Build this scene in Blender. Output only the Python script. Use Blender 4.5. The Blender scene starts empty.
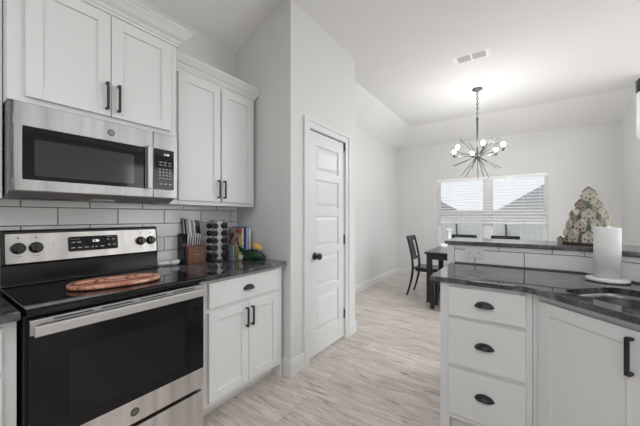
import bpy, bmesh, math, random
from mathutils import Vector, Matrix

# ------------------------------------------------------------------ camera, world, lights, exposure
scene = bpy.context.scene
col = scene.collection
random.seed(7)

cam_data = bpy.data.cameras.new('camera')
cam = bpy.data.objects.new('camera', cam_data)
col.objects.link(cam)
cam_data.sensor_fit = 'HORIZONTAL'
cam_data.sensor_width = 36.0
cam_data.lens = 36.0 * 288.0 / 640.0
cam_data.shift_y = 3.5 / 640.0
cam_data.clip_start = 0.03
cam_data.clip_end = 200
YAW = math.atan(200.0 / 288.0)
cam.location = (0.0, 0.0, 1.26)
cam.rotation_euler = (math.pi / 2, 0.0, YAW)
scene.camera = cam

world = bpy.data.worlds.new('overcast_sky')
scene.world = world
world.use_nodes = True
wn = world.node_tree.nodes
wn['Background'].inputs[0].default_value = (0.93, 0.96, 1.0, 1)
wn['Background'].inputs[1].default_value = 1.1

def area_light(name, loc, rot, sx, sy, power, color=(1, 1, 1)):
    l = bpy.data.lights.new(name, 'AREA')
    l.shape = 'RECTANGLE'
    l.size = sx
    l.size_y = sy
    l.energy = power
    l.color = color
    o = bpy.data.objects.new(name, l)
    o.location = loc
    o.rotation_euler = rot
    col.objects.link(o)
    return o

R90 = math.pi / 2
# sun on the garden side, high behind the house: it never enters the dining window
sun_d = bpy.data.lights.new('sun', 'SUN')
sun_d.energy = 1.8
sun_d.angle = 0.03
sun = bpy.data.objects.new('sun', sun_d)
sun.rotation_euler = (math.radians(48), 0, math.radians(-20))
col.objects.link(sun)
# daylight from the tall windows of the living room that the kitchen opens to (right, out of frame)
COOL = (0.925, 0.967, 1.0)
area_light('living_room_window_light', (4.85, 4.5, 1.5), (0, R90, 0), 2.2, 2.4, 55, COOL)
# added uplight standing in for floor bounce, to brighten the ceiling
area_light('added_floor_uplight', (3.4, 3.0, 0.03), (math.pi, 0, 0), 2.6, 4.0, 6, COOL)
# added fill lights at ceiling height, unseen, to brighten kitchen and dining room
area_light('living_room_ceiling_fill', (2.05, 4.35, 2.97), (0, 0, 0), 1.3, 1.3, 84, COOL)
area_light('living_room_ceiling_fill', (2.6, 1.4, 2.97), (0, 0, 0), 1.2, 1.2, 32, COOL)
area_light('kitchen_ceiling_fill', (0.3, -1.4, 2.97), (0, 0, 0), 2.0, 1.0, 50, COOL)

scene.view_settings.view_transform = 'Standard'
scene.view_settings.look = 'None'
scene.view_settings.gamma = 1.0
scene.view_settings.use_curve_mapping = False
scene.view_settings.exposure = 0.0
try:
    scene.cycles.use_denoising = True
    scene.cycles.max_bounces = 10
    scene.cycles.diffuse_bounces = 7
    scene.cycles.sample_clamp_indirect = 6
except Exception:
    pass

# ------------------------------------------------------------------ materials
def srgb(r, g, b):
    f = lambda c: c / 12.92 if c <= 0.04045 else ((c + 0.055) / 1.055) ** 2.4
    return (f(r / 255), f(g / 255), f(b / 255))

def base_mat(name, color, rough=0.5, metal=0.0, spec=0.5):
    m = bpy.data.materials.new(name)
    m.use_nodes = True
    b = m.node_tree.nodes['Principled BSDF']
    b.inputs['Base Color'].default_value = (*color, 1)
    b.inputs['Roughness'].default_value = rough
    b.inputs['Metallic'].default_value = metal
    b.inputs['Specular IOR Level'].default_value = spec
    return m

def nodes_of(m):
    nt = m.node_tree
    return nt, nt.nodes, nt.links, nt.nodes['Principled BSDF']

def coords(nt, scale=(1, 1, 1), rot=(0, 0, 0), kind='Object'):
    t = nt.nodes.new('ShaderNodeTexCoord')
    mp = nt.nodes.new('ShaderNodeMapping')
    mp.inputs['Scale'].default_value = scale
    mp.inputs['Rotation'].default_value = rot
    nt.links.new(t.outputs[kind], mp.inputs['Vector'])
    return mp.outputs['Vector']

def ramp(nt, stops):
    r = nt.nodes.new('ShaderNodeValToRGB')
    e = r.color_ramp.elements
    while len(e) < len(stops):
        e.new(0.5)
    for k, (p, c) in enumerate(stops):
        e[k].position = p
        e[k].color = (*c, 1)
    return r

def noise(nt, vec, scale, detail=3, rough=0.5, dist=0.0):
    n = nt.nodes.new('ShaderNodeTexNoise')
    n.inputs['Scale'].default_value = scale
    n.inputs['Detail'].default_value = detail
    n.inputs['Roughness'].default_value = rough
    n.inputs['Distortion'].default_value = dist
    nt.links.new(vec, n.inputs['Vector'])
    return n

def paint(name, color, rough=0.5, bump=0.0, bscale=90, spec=0.5):
    """painted surface: faint mottling and orange-peel bump"""
    m = base_mat(name, color, rough, 0.0, spec)
    nt, N, L, B = nodes_of(m)
    v = coords(nt)
    n = noise(nt, v, 3.0, 2)
    r = ramp(nt, [(0.3, tuple(c * 0.985 for c in color)), (0.7, color)])
    L.new(n.outputs['Fac'], r.inputs['Fac'])
    L.new(r.outputs['Color'], B.inputs['Base Color'])
    if bump:
        n2 = noise(nt, v, bscale, 2)
        bp = N.new('ShaderNodeBump')
        bp.inputs['Strength'].default_value = bump
        bp.inputs['Distance'].default_value = 0.002
        L.new(n2.outputs['Fac'], bp.inputs['Height'])
        L.new(bp.outputs['Normal'], B.inputs['Normal'])
    return m

def steel(name, color=(0.62, 0.61, 0.59), rough=0.28, axis='z'):
    """brushed metal: streaks along one axis"""
    m = base_mat(name, color, rough, 1.0)
    nt, N, L, B = nodes_of(m)
    sc = {'z': (60, 60, 1.5), 'y': (60, 1.0, 60), 'x': (1, 60, 60)}[axis]
    n = noise(nt, coords(nt, sc), 4.0, 4, 0.6)
    r = ramp(nt, [(0.3, (rough * 0.75,) * 3), (0.7, (rough * 1.3,) * 3)])
    L.new(n.outputs['Fac'], r.inputs['Fac'])
    L.new(r.outputs['Color'], B.inputs['Roughness'])
    r2 = ramp(nt, [(0.30, tuple(c * 0.74 for c in color)), (0.70, tuple(min(1, c * 1.14) for c in color))])  # streaky reflections painted into the base colour
    n2 = noise(nt, coords(nt, {'z': (9, 9, 0.2), 'y': (9, 0.2, 9), 'x': (0.2, 9, 9)}[axis]), 1.5, 3)
    L.new(n2.outputs['Fac'], r2.inputs['Fac'])
    L.new(r2.outputs['Color'], B.inputs['Base Color'])
    return m

M = {}
M['wall'] = paint('wall_paint', (0.725, 0.725, 0.72), 0.7, 0.15)
M['ceiling'] = paint('ceiling_paint', (0.84, 0.84, 0.835), 0.8, 0.1)
M['trim'] = paint('trim_paint', (0.76, 0.76, 0.76), 0.4)
M['cabinet'] = paint('cabinet_paint', (0.755, 0.755, 0.752), 0.38)
M['black_metal'] = paint('black_hardware', (0.018, 0.018, 0.018), 0.42)
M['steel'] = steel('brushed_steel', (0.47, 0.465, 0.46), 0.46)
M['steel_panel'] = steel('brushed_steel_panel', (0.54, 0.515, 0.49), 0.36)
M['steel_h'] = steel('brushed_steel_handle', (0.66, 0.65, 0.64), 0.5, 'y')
M['steel_low'] = steel('brushed_steel_lower', (0.80, 0.77, 0.75), 0.33)  # lighter copy of the steel: floor reflection put into its colour
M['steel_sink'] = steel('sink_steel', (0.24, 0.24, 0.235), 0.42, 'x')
M['nickel'] = steel('brushed_nickel', (0.16, 0.155, 0.15), 0.4)
M['black_gloss'] = paint('black_glass', (0.006, 0.006, 0.007), 0.06, spec=0.3)
M['black_enamel'] = paint('black_enamel', (0.010, 0.010, 0.011), 0.22)
M['oven_window'] = paint('oven_window', (0.014, 0.0135, 0.013), 0.08, spec=0.25)
M['micro_window'] = paint('microwave_window', (0.030, 0.032, 0.034), 0.08)
M['ring_ink'] = paint('burner_ring_ink', (0.012, 0.012, 0.013), 0.08)
M['legend'] = paint('printed_legend', (0.45, 0.45, 0.45), 0.5)
M['dark_plastic'] = paint('dark_plastic', (0.012, 0.012, 0.013), 0.3)
M['grey_plastic'] = paint('grey_plastic', (0.22, 0.22, 0.22), 0.5)
M['white_plastic'] = paint('white_plastic', (0.78, 0.78, 0.77), 0.35)
M['grout'] = paint('grout', (0.14, 0.14, 0.14), 0.9)
M['tile'] = paint('glazed_tile', (0.87, 0.87, 0.865), 0.14, 0.06, 14)
M['paper'] = paint('paper', (0.84, 0.84, 0.84), 0.9, 0.3, 160)
M['black_wood'] = paint('black_painted_wood', (0.012, 0.013, 0.016), 0.22)
M['vinyl'] = paint('white_vinyl', (0.92, 0.92, 0.92), 0.4)
M['vent_dark'] = paint('vent_louvre', (0.50, 0.50, 0.50), 0.6)

def emit(name, color, strength):
    m = base_mat(name, color)
    B = m.node_tree.nodes['Principled BSDF']
    B.inputs['Emission Color'].default_value = (*color, 1)
    B.inputs['Emission Strength'].default_value = strength
    return m
M['bulb'] = emit('lit_bulb', (1.0, 0.985, 0.97), 245.0)
M['digits'] = emit('lit_digits', (0.85, 0.95, 1.0), 0.9)

def glass(name, rough=0.0, tint=(1, 1, 1)):
    m = base_mat(name, tint, rough)
    B = m.node_tree.nodes['Principled BSDF']
    B.inputs['Transmission Weight'].default_value = 1.0
    B.inputs['IOR'].default_value = 1.45
    return m
def thin_glass(name):
    m = bpy.data.materials.new(name)
    m.use_nodes = True
    nt = m.node_tree
    nt.nodes.clear()
    o = nt.nodes.new('ShaderNodeOutputMaterial')
    mx = nt.nodes.new('ShaderNodeMixShader')
    fr = nt.nodes.new('ShaderNodeFresnel')
    fr.inputs['IOR'].default_value = 1.45
    tr = nt.nodes.new('ShaderNodeBsdfTransparent')
    tr.inputs['Color'].default_value = (0.96, 0.97, 0.97, 1)
    gl = nt.nodes.new('ShaderNodeBsdfGlossy')
    gl.inputs['Roughness'].default_value = 0.01
    nt.links.new(fr.outputs[0], mx.inputs[0])
    nt.links.new(tr.outputs[0], mx.inputs[1])
    nt.links.new(gl.outputs[0], mx.inputs[2])
    nt.links.new(mx.outputs[0], o.inputs[0])
    return m
M['pane'] = thin_glass('window_glass')

M['slat'] = paint('blind_slat', (0.93, 0.93, 0.93), 0.5)
M['frame_vinyl'] = paint('window_frame_vinyl', (0.94, 0.94, 0.94), 0.4)

def granite(rough=0.04):
    m = base_mat('dark_granite', (0.02, 0.02, 0.02), rough, 0.0, 0.75)
    nt, N, L, B = nodes_of(m)
    v = coords(nt, (1.0, 1.6, 1.0), (0, 0, 0.5))
    n = noise(nt, v, 7.0, 8, 0.62, 0.8)
    r = ramp(nt, [(0.34, (0.012, 0.0125, 0.014)), (0.48, (0.038, 0.039, 0.042)), (0.60, (0.105, 0.107, 0.110)), (0.74, (0.22, 0.22, 0.22))])
    L.new(n.outputs['Fac'], r.inputs['Fac'])
    n2 = noise(nt, coords(nt), 190.0, 2, 0.6)
    r2 = ramp(nt, [(0.55, (0, 0, 0)), (0.75, (0.10, 0.10, 0.105))])
    L.new(n2.outputs['Fac'], r2.inputs['Fac'])
    a = N.new('ShaderNodeMix')
    a.data_type = 'RGBA'
    a.blend_type = 'ADD'
    a.inputs[0].default_value = 1.0
    L.new(r.outputs['Color'], a.inputs[6])
    L.new(r2.outputs['Color'], a.inputs[7])
    L.new(a.outputs[2], B.inputs['Base Color'])
    return m
M['granite'] = granite()
M['granite_ledge'] = granite(0.16)

def wood_floor():
    m = base_mat('light_oak_planks', (0.5, 0.45, 0.4), 0.33)
    nt, N, L, B = nodes_of(m)
    v = coords(nt)
    br = N.new('ShaderNodeTexBrick')
    br.offset = 0.37
    br.offset_frequency = 3
    br.inputs['Color1'].default_value = (0.0, 0.0, 0.0, 1)
    br.inputs['Color2'].default_value = (1.0, 1.0, 1.0, 1)
    br.inputs['Mortar'].default_value = (0.5, 0.5, 0.5, 1)
    br.inputs['Scale'].default_value = 1.0
    br.inputs['Mortar Size'].default_value = 0.0016
    br.inputs['Brick Width'].default_value = 1.22
    br.inputs['Row Height'].default_value = 0.178
    br.inputs['Bias'].default_value = 0.0
    L.new(v, br.inputs['Vector'])
    # shift the grain by plank
    sep = N.new('ShaderNodeVectorMath')
    sep.operation = 'MULTIPLY_ADD'
    L.new(br.outputs['Color'], sep.inputs[0])
    sep.inputs[1].default_value = (7.3, 3.1, 5.7)
    L.new(coords(nt, (1.0, 7.5, 1.0)), sep.inputs[2])
    g = noise(nt, sep.outputs[0], 3.2, 7, 0.64, 1.3)
    r = ramp(nt, [(0.30, srgb(142, 126, 115)), (0.43, srgb(194, 184, 176)), (0.58, srgb(216, 208, 201)), (0.8, srgb(232, 226, 220))])
    L.new(g.outputs['Fac'], r.inputs['Fac'])
    tone = ramp(nt, [(0.0, (0.91, 0.905, 0.90)), (1.0, (1.04, 1.04, 1.04))])
    L.new(br.outputs['Color'], tone.inputs['Fac'])
    mu = N.new('ShaderNodeMix')
    mu.data_type = 'RGBA'
    mu.blend_type = 'MULTIPLY'
    mu.inputs[0].default_value = 1.0
    L.new(r.outputs['Color'], mu.inputs[6])
    L.new(tone.outputs['Color'], mu.inputs[7])
    # dark joint
    jm = N.new('ShaderNodeMix')
    jm.data_type = 'RGBA'
    L.new(br.outputs['Fac'], jm.inputs[0])
    L.new(mu.outputs[2], jm.inputs[6])
    jm.inputs[7].default_value = (*srgb(172, 160, 149), 1)
    L.new(jm.outputs[2], B.inputs['Base Color'])
    return m
M['floor'] = wood_floor()

def board_wood():
    m = base_mat('reddish_board_wood', srgb(190, 128, 102), 0.3)
    nt, N, L, B = nodes_of(m)
    n = noise(nt, coords(nt, (5, 16, 5)), 1.8, 6, 0.65, 2.2)
    r = ramp(nt, [(0.34, srgb(140, 78, 58)), (0.47, srgb(198, 132, 106)), (0.58, srgb(228, 174, 150)), (0.72, srgb(242, 208, 188))])
    L.new(n.outputs['Fac'], r.inputs['Fac'])
    L.new(r.outputs['Color'], B.inputs['Base Color'])
    return m
M['board'] = board_wood()
M['board_dark'] = paint('board_dark_groove', srgb(128, 66, 48), 0.4)
M['board_pale'] = paint('board_pale_edge', srgb(222, 172, 148), 0.35)

def brown_wood():
    m = base_mat('walnut_wood', srgb(116, 78, 56), 0.45)
    nt, N, L, B = nodes_of(m)
    n = noise(nt, coords(nt, (30, 30, 3)), 2.0, 4)
    r = ramp(nt, [(0.3, srgb(104, 68, 48)), (0.7, srgb(126, 86, 62))])
    L.new(n.outputs['Fac'], r.inputs['Fac'])
    L.new(r.outputs['Color'], B.inputs['Base Color'])
    return m
M['walnut'] = brown_wood()

def shingles(name, c):
    m = base_mat(name, c, 0.9)
    nt, N, L, B = nodes_of(m)
    n = noise(nt, coords(nt, (3, 3, 12)), 3.0, 4)
    r = ramp(nt, [(0.3, tuple(k * 0.8 for k in c)), (0.7, tuple(k * 1.15 for k in c))])
    L.new(n.outputs['Fac'], r.inputs['Fac'])
    L.new(r.outputs['Color'], B.inputs['Base Color'])
    return m
M['shingle'] = shingles('roof_shingles', (0.26, 0.26, 0.265))
M['fence'] = shingles('weathered_fence', (0.46, 0.46, 0.455))
M['house_wall'] = shingles('pale_brick', (0.40, 0.40, 0.40))
M['grass'] = shingles('dry_lawn', (0.45, 0.45, 0.42))

# ------------------------------------------------------------------ mesh helpers
WM = {}
def wmat(o):
    return WM.get(o.name, Matrix.Identity(4)) if o is not None else Matrix.Identity(4)

class Frame:
    """local axes: u along the face, v up, n out of the face"""
    def __init__(s, o, u, n, v=(0, 0, 1)):
        s.o, s.u, s.v, s.n = Vector(o), Vector(u).normalized(), Vector(v).normalized(), Vector(n).normalized()
    def p(s, a, b, c):
        return s.o + s.u * a + s.v * b + s.n * c

FX = lambda x: Frame((x, 0, 0), (0, 1, 0), (1, 0, 0))         # face looking to +X: u = Y, v = Z
FY = lambda y: Frame((0, y, 0), (1, 0, 0), (0, -1, 0))        # face looking to -Y: u = X, v = Z
FZ = lambda z: Frame((0, 0, z), (1, 0, 0), (0, 0, 1), (0, 1, 0))

class MB:
    def __init__(s):
        s.V, s.F, s.I, s.S = [], [], [], []
    def add(s, verts, faces, mi=0, smooth=False):
        b = len(s.V)
        s.V += [Vector(v) for v in verts]
        for f in faces:
            s.F.append([b + i for i in f])
            s.I.append(mi)
            s.S.append(smooth)
        return s
    def box(s, a, b, mi=0):
        (x0, y0, z0), (x1, y1, z1) = a, b
        v = [(x0, y0, z0), (x1, y0, z0), (x1, y1, z0), (x0, y1, z0), (x0, y0, z1), (x1, y0, z1), (x1, y1, z1), (x0, y1, z1)]
        return s.add(v, [(0, 3, 2, 1), (4, 5, 6, 7), (0, 1, 5, 4), (1, 2, 6, 5), (2, 3, 7, 6), (3, 0, 4, 7)], mi)
    def fbox(s, fr, u0, u1, v0, v1, n0, n1, mi=0):
        v = [fr.p(a, b, c) for c in (n0, n1) for a, b in ((u0, v0), (u1, v0), (u1, v1), (u0, v1))]
        return s.add(v, [(0, 3, 2, 1), (4, 5, 6, 7), (0, 1, 5, 4), (1, 2, 6, 5), (2, 3, 7, 6), (3, 0, 4, 7)], mi)
    def prism(s, fr, pts, n0, n1, mi=0, smooth=False):
        """outline pts (u,v) extruded along n"""
        k = len(pts)
        v = [fr.p(a, b, n0) for a, b in pts] + [fr.p(a, b, n1) for a, b in pts]
        s.add(v, [list(range(k))[::-1], list(range(k, 2 * k))], mi)
        return s.add(v, [(i, (i + 1) % k, k + (i + 1) % k, k + i) for i in range(k)], mi, smooth)
    def lathe(s, c, prof, axis=(0, 0, 1), seg=24, mi=0, smooth=True, sx=1.0):
        """prof: (r, h) pairs along axis from c"""
        a = Vector(axis).normalized()
        t = a.orthogonal().normalized() if abs(a.z) < 0.99 else Vector((1, 0, 0))
        w = a.cross(t).normalized()
        c = Vector(c)
        v, f = [], []
        for r, h in prof:
            for k in range(seg):
                q = 2 * math.pi * k / seg
                v.append(c + a * h + t * (r * sx * math.cos(q)) + w * (r * math.sin(q)))
        for j in range(len(prof) - 1):
            for k in range(seg):
                k2 = (k + 1) % seg
                f.append((j * seg + k, j * seg + k2, (j + 1) * seg + k2, (j + 1) * seg + k))
        s.add(v, f, mi, smooth)
        e = (len(prof) - 1) * seg
        s.add([v[k] for k in range(seg)], [list(range(seg))[::-1]], mi)
        s.add([v[e + k] for k in range(seg)], [list(range(seg))], mi)
        return s
    def rod(s, p, q, r, r2=None, seg=12, mi=0):
        p, q = Vector(p), Vector(q)
        d = q - p
        return s.lathe(p, [(r, 0), (r if r2 is None else r2, d.length)], d, seg, mi)
    def tube(s, pts, radii, seg=10, mi=0):
        """tube through points with varying radius"""
        pts = [Vector(p) for p in pts]
        if not hasattr(radii, '__len__'):
            radii = [radii] * len(pts)
        v, f = [], []
        t0 = None
        for i, p in enumerate(pts):
            d = (pts[min(i + 1, len(pts) - 1)] - pts[max(i - 1, 0)]).normalized()
            if t0 is None:
                t0 = d.orthogonal().normalized()
            t0 = (t0 - d * t0.dot(d)).normalized()
            w = d.cross(t0)
            for k in range(seg):
                q = 2 * math.pi * k / seg
                v.append(p + (t0 * math.cos(q) + w * math.sin(q)) * radii[i])
        for j in range(len(pts) - 1):
            for k in range(seg):
                k2 = (k + 1) % seg
                f.append((j * seg + k, j * seg + k2, (j + 1) * seg + k2, (j + 1) * seg + k))
        s.add(v, f, mi, True)
        e = (len(pts) - 1) * seg
        s.add(v[:seg], [list(range(seg))[::-1]], mi)
        s.add(v[e:e + seg], [list(range(seg))], mi)
        return s
    def sphere(s, c, r, seg=16, rings=10, mi=0, sz=1.0):
        prof = []
        for j in range(rings + 1):
            q = -math.pi / 2 + math.pi * j / rings
            prof.append((max(1e-4, r * math.cos(q)), r * sz * math.sin(q)))
        return s.lathe(c, prof, (0, 0, 1), seg, mi)
    def build(s, name, mats, parent=None, bevel=0.0, seg=2):
        me = bpy.data.meshes.new(name)
        inv = wmat(parent).inverted()
        me.from_pydata([inv @ v for v in s.V], [], s.F)
        if not isinstance(mats, (list, tuple)):
            mats = [mats]
        for m in mats:
            me.materials.append(M[m] if isinstance(m, str) else m)
        for p, i, sm in zip(me.polygons, s.I, s.S):
            p.material_index = i
            p.use_smooth = sm
        bm = bmesh.new()
        bm.from_mesh(me)
        bmesh.ops.remove_doubles(bm, verts=bm.verts, dist=1e-6)
        bmesh.ops.recalc_face_normals(bm, faces=bm.faces)
        bm.to_mesh(me)
        bm.free()
        o = bpy.data.objects.new(name, me)
        col.objects.link(o)
        if parent is not None:
            o.parent = parent
        WM[o.name] = wmat(parent).copy()
        if bevel:
            b = o.modifiers.new('edge_bevel', 'BEVEL')
            b.width = bevel
            b.segments = seg
            b.limit_method = 'ANGLE'
            b.angle_limit = math.radians(40)
        return o

def tag(o, label, cat, group=None, kind=None):
    o['label'] = label
    o['category'] = cat
    if group:
        o['group'] = group
    if kind:
        o['kind'] = kind
    return o

def thing(name, label, cat, loc, rz=0.0, group=None):
    o = bpy.data.objects.new(name, None)
    o.empty_display_size = 0.05
    o.location = loc
    o.rotation_euler = (0, 0, rz)
    col.objects.link(o)
    WM[o.name] = Matrix.Translation(Vector(loc)) @ Matrix.Rotation(rz, 4, 'Z')
    return tag(o, label, cat, group)

def dup_tree(o, parent=None):
    c = o.copy()
    col.objects.link(c)
    if parent is not None:
        c.parent = parent
    for ch in list(o.children):
        dup_tree(ch, c)
    return c

def move(c, loc, rz=None, label=None):
    c.location = loc
    if rz is not None:
        c.rotation_euler = (0, 0, rz)
    if label:
        c['label'] = label
    return c

def struct(o, label=None, cat=None):
    o['kind'] = 'structure'
    if label:
        o['label'] = label
    if cat:
        o['category'] = cat
    return o

def rrect(u0, u1, v0, v1, r, n=5):
    pts = []
    for cx, cy, a in ((u1 - r, v0 + r, -90), (u1 - r, v1 - r, 0), (u0 + r, v1 - r, 90), (u0 + r, v0 + r, 180)):
        for k in range(n + 1):
            q = math.radians(a + 90 * k / n)
            pts.append((cx + r * math.cos(q), cy + r * math.sin(q)))
    return pts

def lettering(name, text, fr, u, v, n, size, mat, parent, bold=0.0):
    """flat raised lettering in frame fr, centred on (u, v)"""
    c = bpy.data.curves.new(name, 'FONT')
    c.body = text
    c.size = size
    c.align_x = 'CENTER'
    c.align_y = 'CENTER'
    c.extrude = 0.0004
    c.offset = bold
    t = bpy.data.objects.new(name + '_curve', c)
    col.objects.link(t)
    bpy.context.view_layer.update()
    me = bpy.data.meshes.new_from_object(t.evaluated_get(bpy.context.evaluated_depsgraph_get()))
    bpy.data.objects.remove(t)
    inv = wmat(parent).inverted()
    for vt in me.vertices:
        p = vt.co.copy()
        vt.co = inv @ fr.p(u + p.x, v + p.y, n + p.z)
    me.materials.clear()
    me.materials.append(M[mat])
    me.name = name
    o = bpy.data.objects.new(name, me)
    col.objects.link(o)
    o.parent = parent
    WM[o.name] = wmat(parent).copy()
    return o

# ------------------------------------------------------------------ the room
HW = 1.735                      # side wall of the pantry that closes the kitchen run
ZC, ZL = 2.98, 2.71             # flat ceiling, springing of the slopes
YB, XL, XP, XK, XR = 6.16, -2.225, -1.487, -2.135, 1.262

b = MB().box((-2.5, -3.2, -0.1), (5.0, 6.5, 0.0))
struct(b.build('floor', 'floor'), 'light oak plank floor', 'floor')

# ceiling: flat field with a slope down to the left wall and to the back wall
b = MB()
xf, yf = -1.72, 5.55
P = [(5.0, -3.2, ZC), (xf, -3.2, ZC), (xf, yf, ZC), (5.0, yf, ZC), (-2.235, -3.2, ZL), (-2.235, YB + 0.01, ZL), (5.0, YB + 0.01, ZL)]
b.add(P, [(0, 1, 2, 3), (1, 4, 5, 2), (2, 5, 6, 3)])
top = [(5.0, -3.2, 3.2), (-2.5, -3.2, 3.2), (-2.5, 6.4, 3.2), (5.0, 6.4, 3.2)]
b.add(top, [(0, 1, 2, 3)])
struct(b.build('ceiling', 'ceiling'), 'white ceiling sloping at the back and left walls', 'ceiling')

wl = MB().box((XK - 0.12, -3.2, 0), (XK, HW, 3.0)).build('wall_left', 'wall')
struct(wl)

# pantry: front wall with the door opening, side wall to the kitchen, side wall to the dining room
DY0, DY1, DZ = 1.983, 2.592, 2.018
b = MB()
b.box((XP - 0.11, HW, 0), (XP, DY0, ZC + 0.02)).box((XP - 0.11, DY1, 0), (XP, 2.815, ZC + 0.02)).box((XP - 0.11, DY0, DZ), (XP, DY1, ZC + 0.02))
struct(b.build('wall_pantry_front', 'wall'))
struct(MB().box((XL - 0.12, HW, 0), (XP - 0.11, HW + 0.10, ZC + 0.02)).build('wall_pantry_side', 'wall'))
struct(MB().box((XL - 0.12, 2.715, 0), (XP - 0.11, 2.815, ZC + 0.02)).build('wall_pantry_back', 'wall'))
struct(MB().box((XL - 0.12, 2.815, 0), (XL, YB + 0.12, 3.0)).build('wall_dining_left', 'wall'))

WX0, WX1, WZ0, WZ1 = -1.385, 0.396, 0.62, 2.008
b = MB()
b.box((XL, YB, 0), (WX0, YB + 0.12, 2.9)).box((WX1, YB, 0), (5.0, YB + 0.12, 2.9))
b.box((WX0, YB, 0), (WX1, YB + 0.12, WZ0)).box((WX0, YB, WZ1), (WX1, YB + 0.12, 2.9))
struct(b.build('wall_back', 'wall'))
struct(MB().box((XR, 5.05, 0), (XR + 0.12, YB, 3.0)).build('wall_right', 'wall'))
struct(MB().box((XK, -3.2, 0), (5.0, -3.08, 3.0)).build('wall_rear', 'wall'))
struct(MB().box((4.9, -3.08, 0), (5.0, YB, 3.0)).build('wall_living_room', 'wall'))

# window: frame, two double-hung units, panes
w = MB()
jx = 0.03
yo, yi = YB + 0.12, YB + 0.05
w.box((WX0, yi, WZ0), (WX0 + jx, yo, WZ1)).box((WX1 - jx, yi, WZ0), (WX1, yo, WZ1))
w.box((WX0, yi, WZ1 - 0.03), (WX1, yo, WZ1)).box((WX0, yi, WZ0), (WX1, yo, WZ0 + 0.03))
w.box((-0.55, yi, WZ0), (-0.44, yo, WZ1))
win = struct(w.build('window_1', 'frame_vinyl'), 'wide twin window with white frame over the dining table', 'window')
for x0, x1 in ((WX0 + jx, -0.55), (-0.44, WX1 - jx)):
    s = MB()
    s.box((x0, yi + 0.02, 1.295), (x1, yi + 0.055, 1.365))
    for zz in ((WZ0 + 0.03, 1.295), (1.365, WZ1 - 0.03)):
        s.box((x0, yi + 0.02, zz[0]), (x0 + 0.025, yi + 0.055, zz[1])).box((x1 - 0.025, yi + 0.02, zz[0]), (x1, yi + 0.055, zz[1]))
        s.box((x0, yi + 0.02, zz[1] - 0.02), (x1, yi + 0.055, zz[1])).box((x0, yi + 0.02, zz[0]), (x1, yi + 0.055, zz[0] + 0.02))
    sash = s.build('sash', 'frame_vinyl', win, 0.002)
    MB().box((x0 + 0.02, yi + 0.036, WZ0 + 0.04), (x1 - 0.02, yi + 0.040, WZ1 - 0.04)).build('pane', 'pane', sash)
MB().box((WX0 - 0.03, YB - 0.03, WZ0 - 0.03), (WX1 + 0.03, YB + 0.05, WZ0)).build('window_sill', 'trim', win, 0.004)

# baseboards
BB = [(0, 0), (0.015, 0), (0.015, 0.095), (0.011, 0.105), (0.011, 0.118), (0.006, 0.128), (0, 0.128)]
def baseboard(name, p, q, out):
    p, q = Vector(p), Vector(q)
    fr = Frame(p, out, q - p)
    return struct(MB().prism(fr, BB, 0, (q - p).length).build(name, 'trim'))
baseboard('baseboard_pantry_side', (-1.60, HW, 0), (XP + 0.015, HW, 0), (0, -1, 0))
baseboard('baseboard_pantry_near', (XP, HW, 0), (XP, 1.895, 0), (1, 0, 0))
baseboard('baseboard_pantry_far', (XP, 2.675, 0), (XP, 2.815, 0), (1, 0, 0))
baseboard('baseboard_pantry_back', (XP + 0.015, 2.815, 0), (XL, 2.815, 0), (0, 1, 0))
baseboard('baseboard_left', (XL, 2.83, 0), (XL, YB, 0), (1, 0, 0))
baseboard('baseboard_back', (XL, YB, 0), (XR, YB, 0), (0, -1, 0))
baseboard('baseboard_right', (XR, 5.05, 0), (XR, YB, 0), (-1, 0, 0))

# pantry door: slab with five raised panels, casing, hinges, knob
fr = FX(XP - 0.012)
b = MB()
dz0, dz1 = 0.026, DZ - 0.0015
dy0, dy1 = DY0 + 0.002, DY1 - 0.002
sw = 0.105
ph = [(0.245, 0.580), (0.680, 0.945), (1.030, 1.300), (1.385, 1.600), (1.690, 1.900)]
ph = [(0.225, 0.545), (0.625, 0.905), (0.985, 1.265), (1.345, 1.590), (1.670, 1.895)]
b.fbox(fr, dy0 + 0.001, dy1 - 0.001, dz0 + 0.001, dz1 - 0.001, -0.035, -0.0121)
b.fbox(fr, dy0, dy0 + sw, dz0, dz1, -0.036, 0).fbox(fr, dy1 - sw, dy1, dz0, dz1, -0.036, 0)
zz = [dz0] + [k for p_ in ph for k in p_] + [dz1]
for k in range(0, len(zz), 2):
    b.fbox(fr, dy0 + sw - 0.0002, dy1 - sw + 0.0002, zz[k], zz[k + 1], -0.0125, -0.0001)
for z0, z1 in ph:
    u0, u1 = dy0 + sw + 0.012, dy1 - sw - 0.012
    v0, v1 = z0 + 0.012, z1 - 0.012
    i = 0.028
    v = [fr.p(*t) for t in ((u0, v0, -0.012), (u1, v0, -0.012), (u1, v1, -0.012), (u0, v1, -0.012), (u0 + i, v0 + i, -0.003), (u1 - i, v0 + i, -0.003), (u1 - i, v1 - i, -0.003), (u0 + i, v1 - i, -0.003))]
    b.add(v, [(0, 1, 5, 4), (1, 2, 6, 5), (2, 3, 7, 6), (3, 0, 4, 7), (4, 5, 6, 7)])
door = struct(b.build('door_1', 'trim', None, 0.0015), 'white five-panel pantry door with black knob', 'door')
fw = FX(XP)
def casing_strip(b, u0, u1, v0, v1):
    b.fbox(fw, u0, u1, v0, v1, 0.0, 0.012)
b = MB()
cw = 0.088
b.fbox(fw, DY0 - cw, DY0 - 0.006, 0, DZ + cw, 0, 0.011).fbox(fw, DY0 - cw, DY0 - cw + 0.03, 0, DZ + cw, 0.011, 0.019)
b.fbox(fw, DY1 + 0.006, DY1 + cw, 0, DZ + cw, 0, 0.011).fbox(fw, DY1 + cw - 0.03, DY1 + cw, 0, DZ + cw, 0.011, 0.019)
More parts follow.
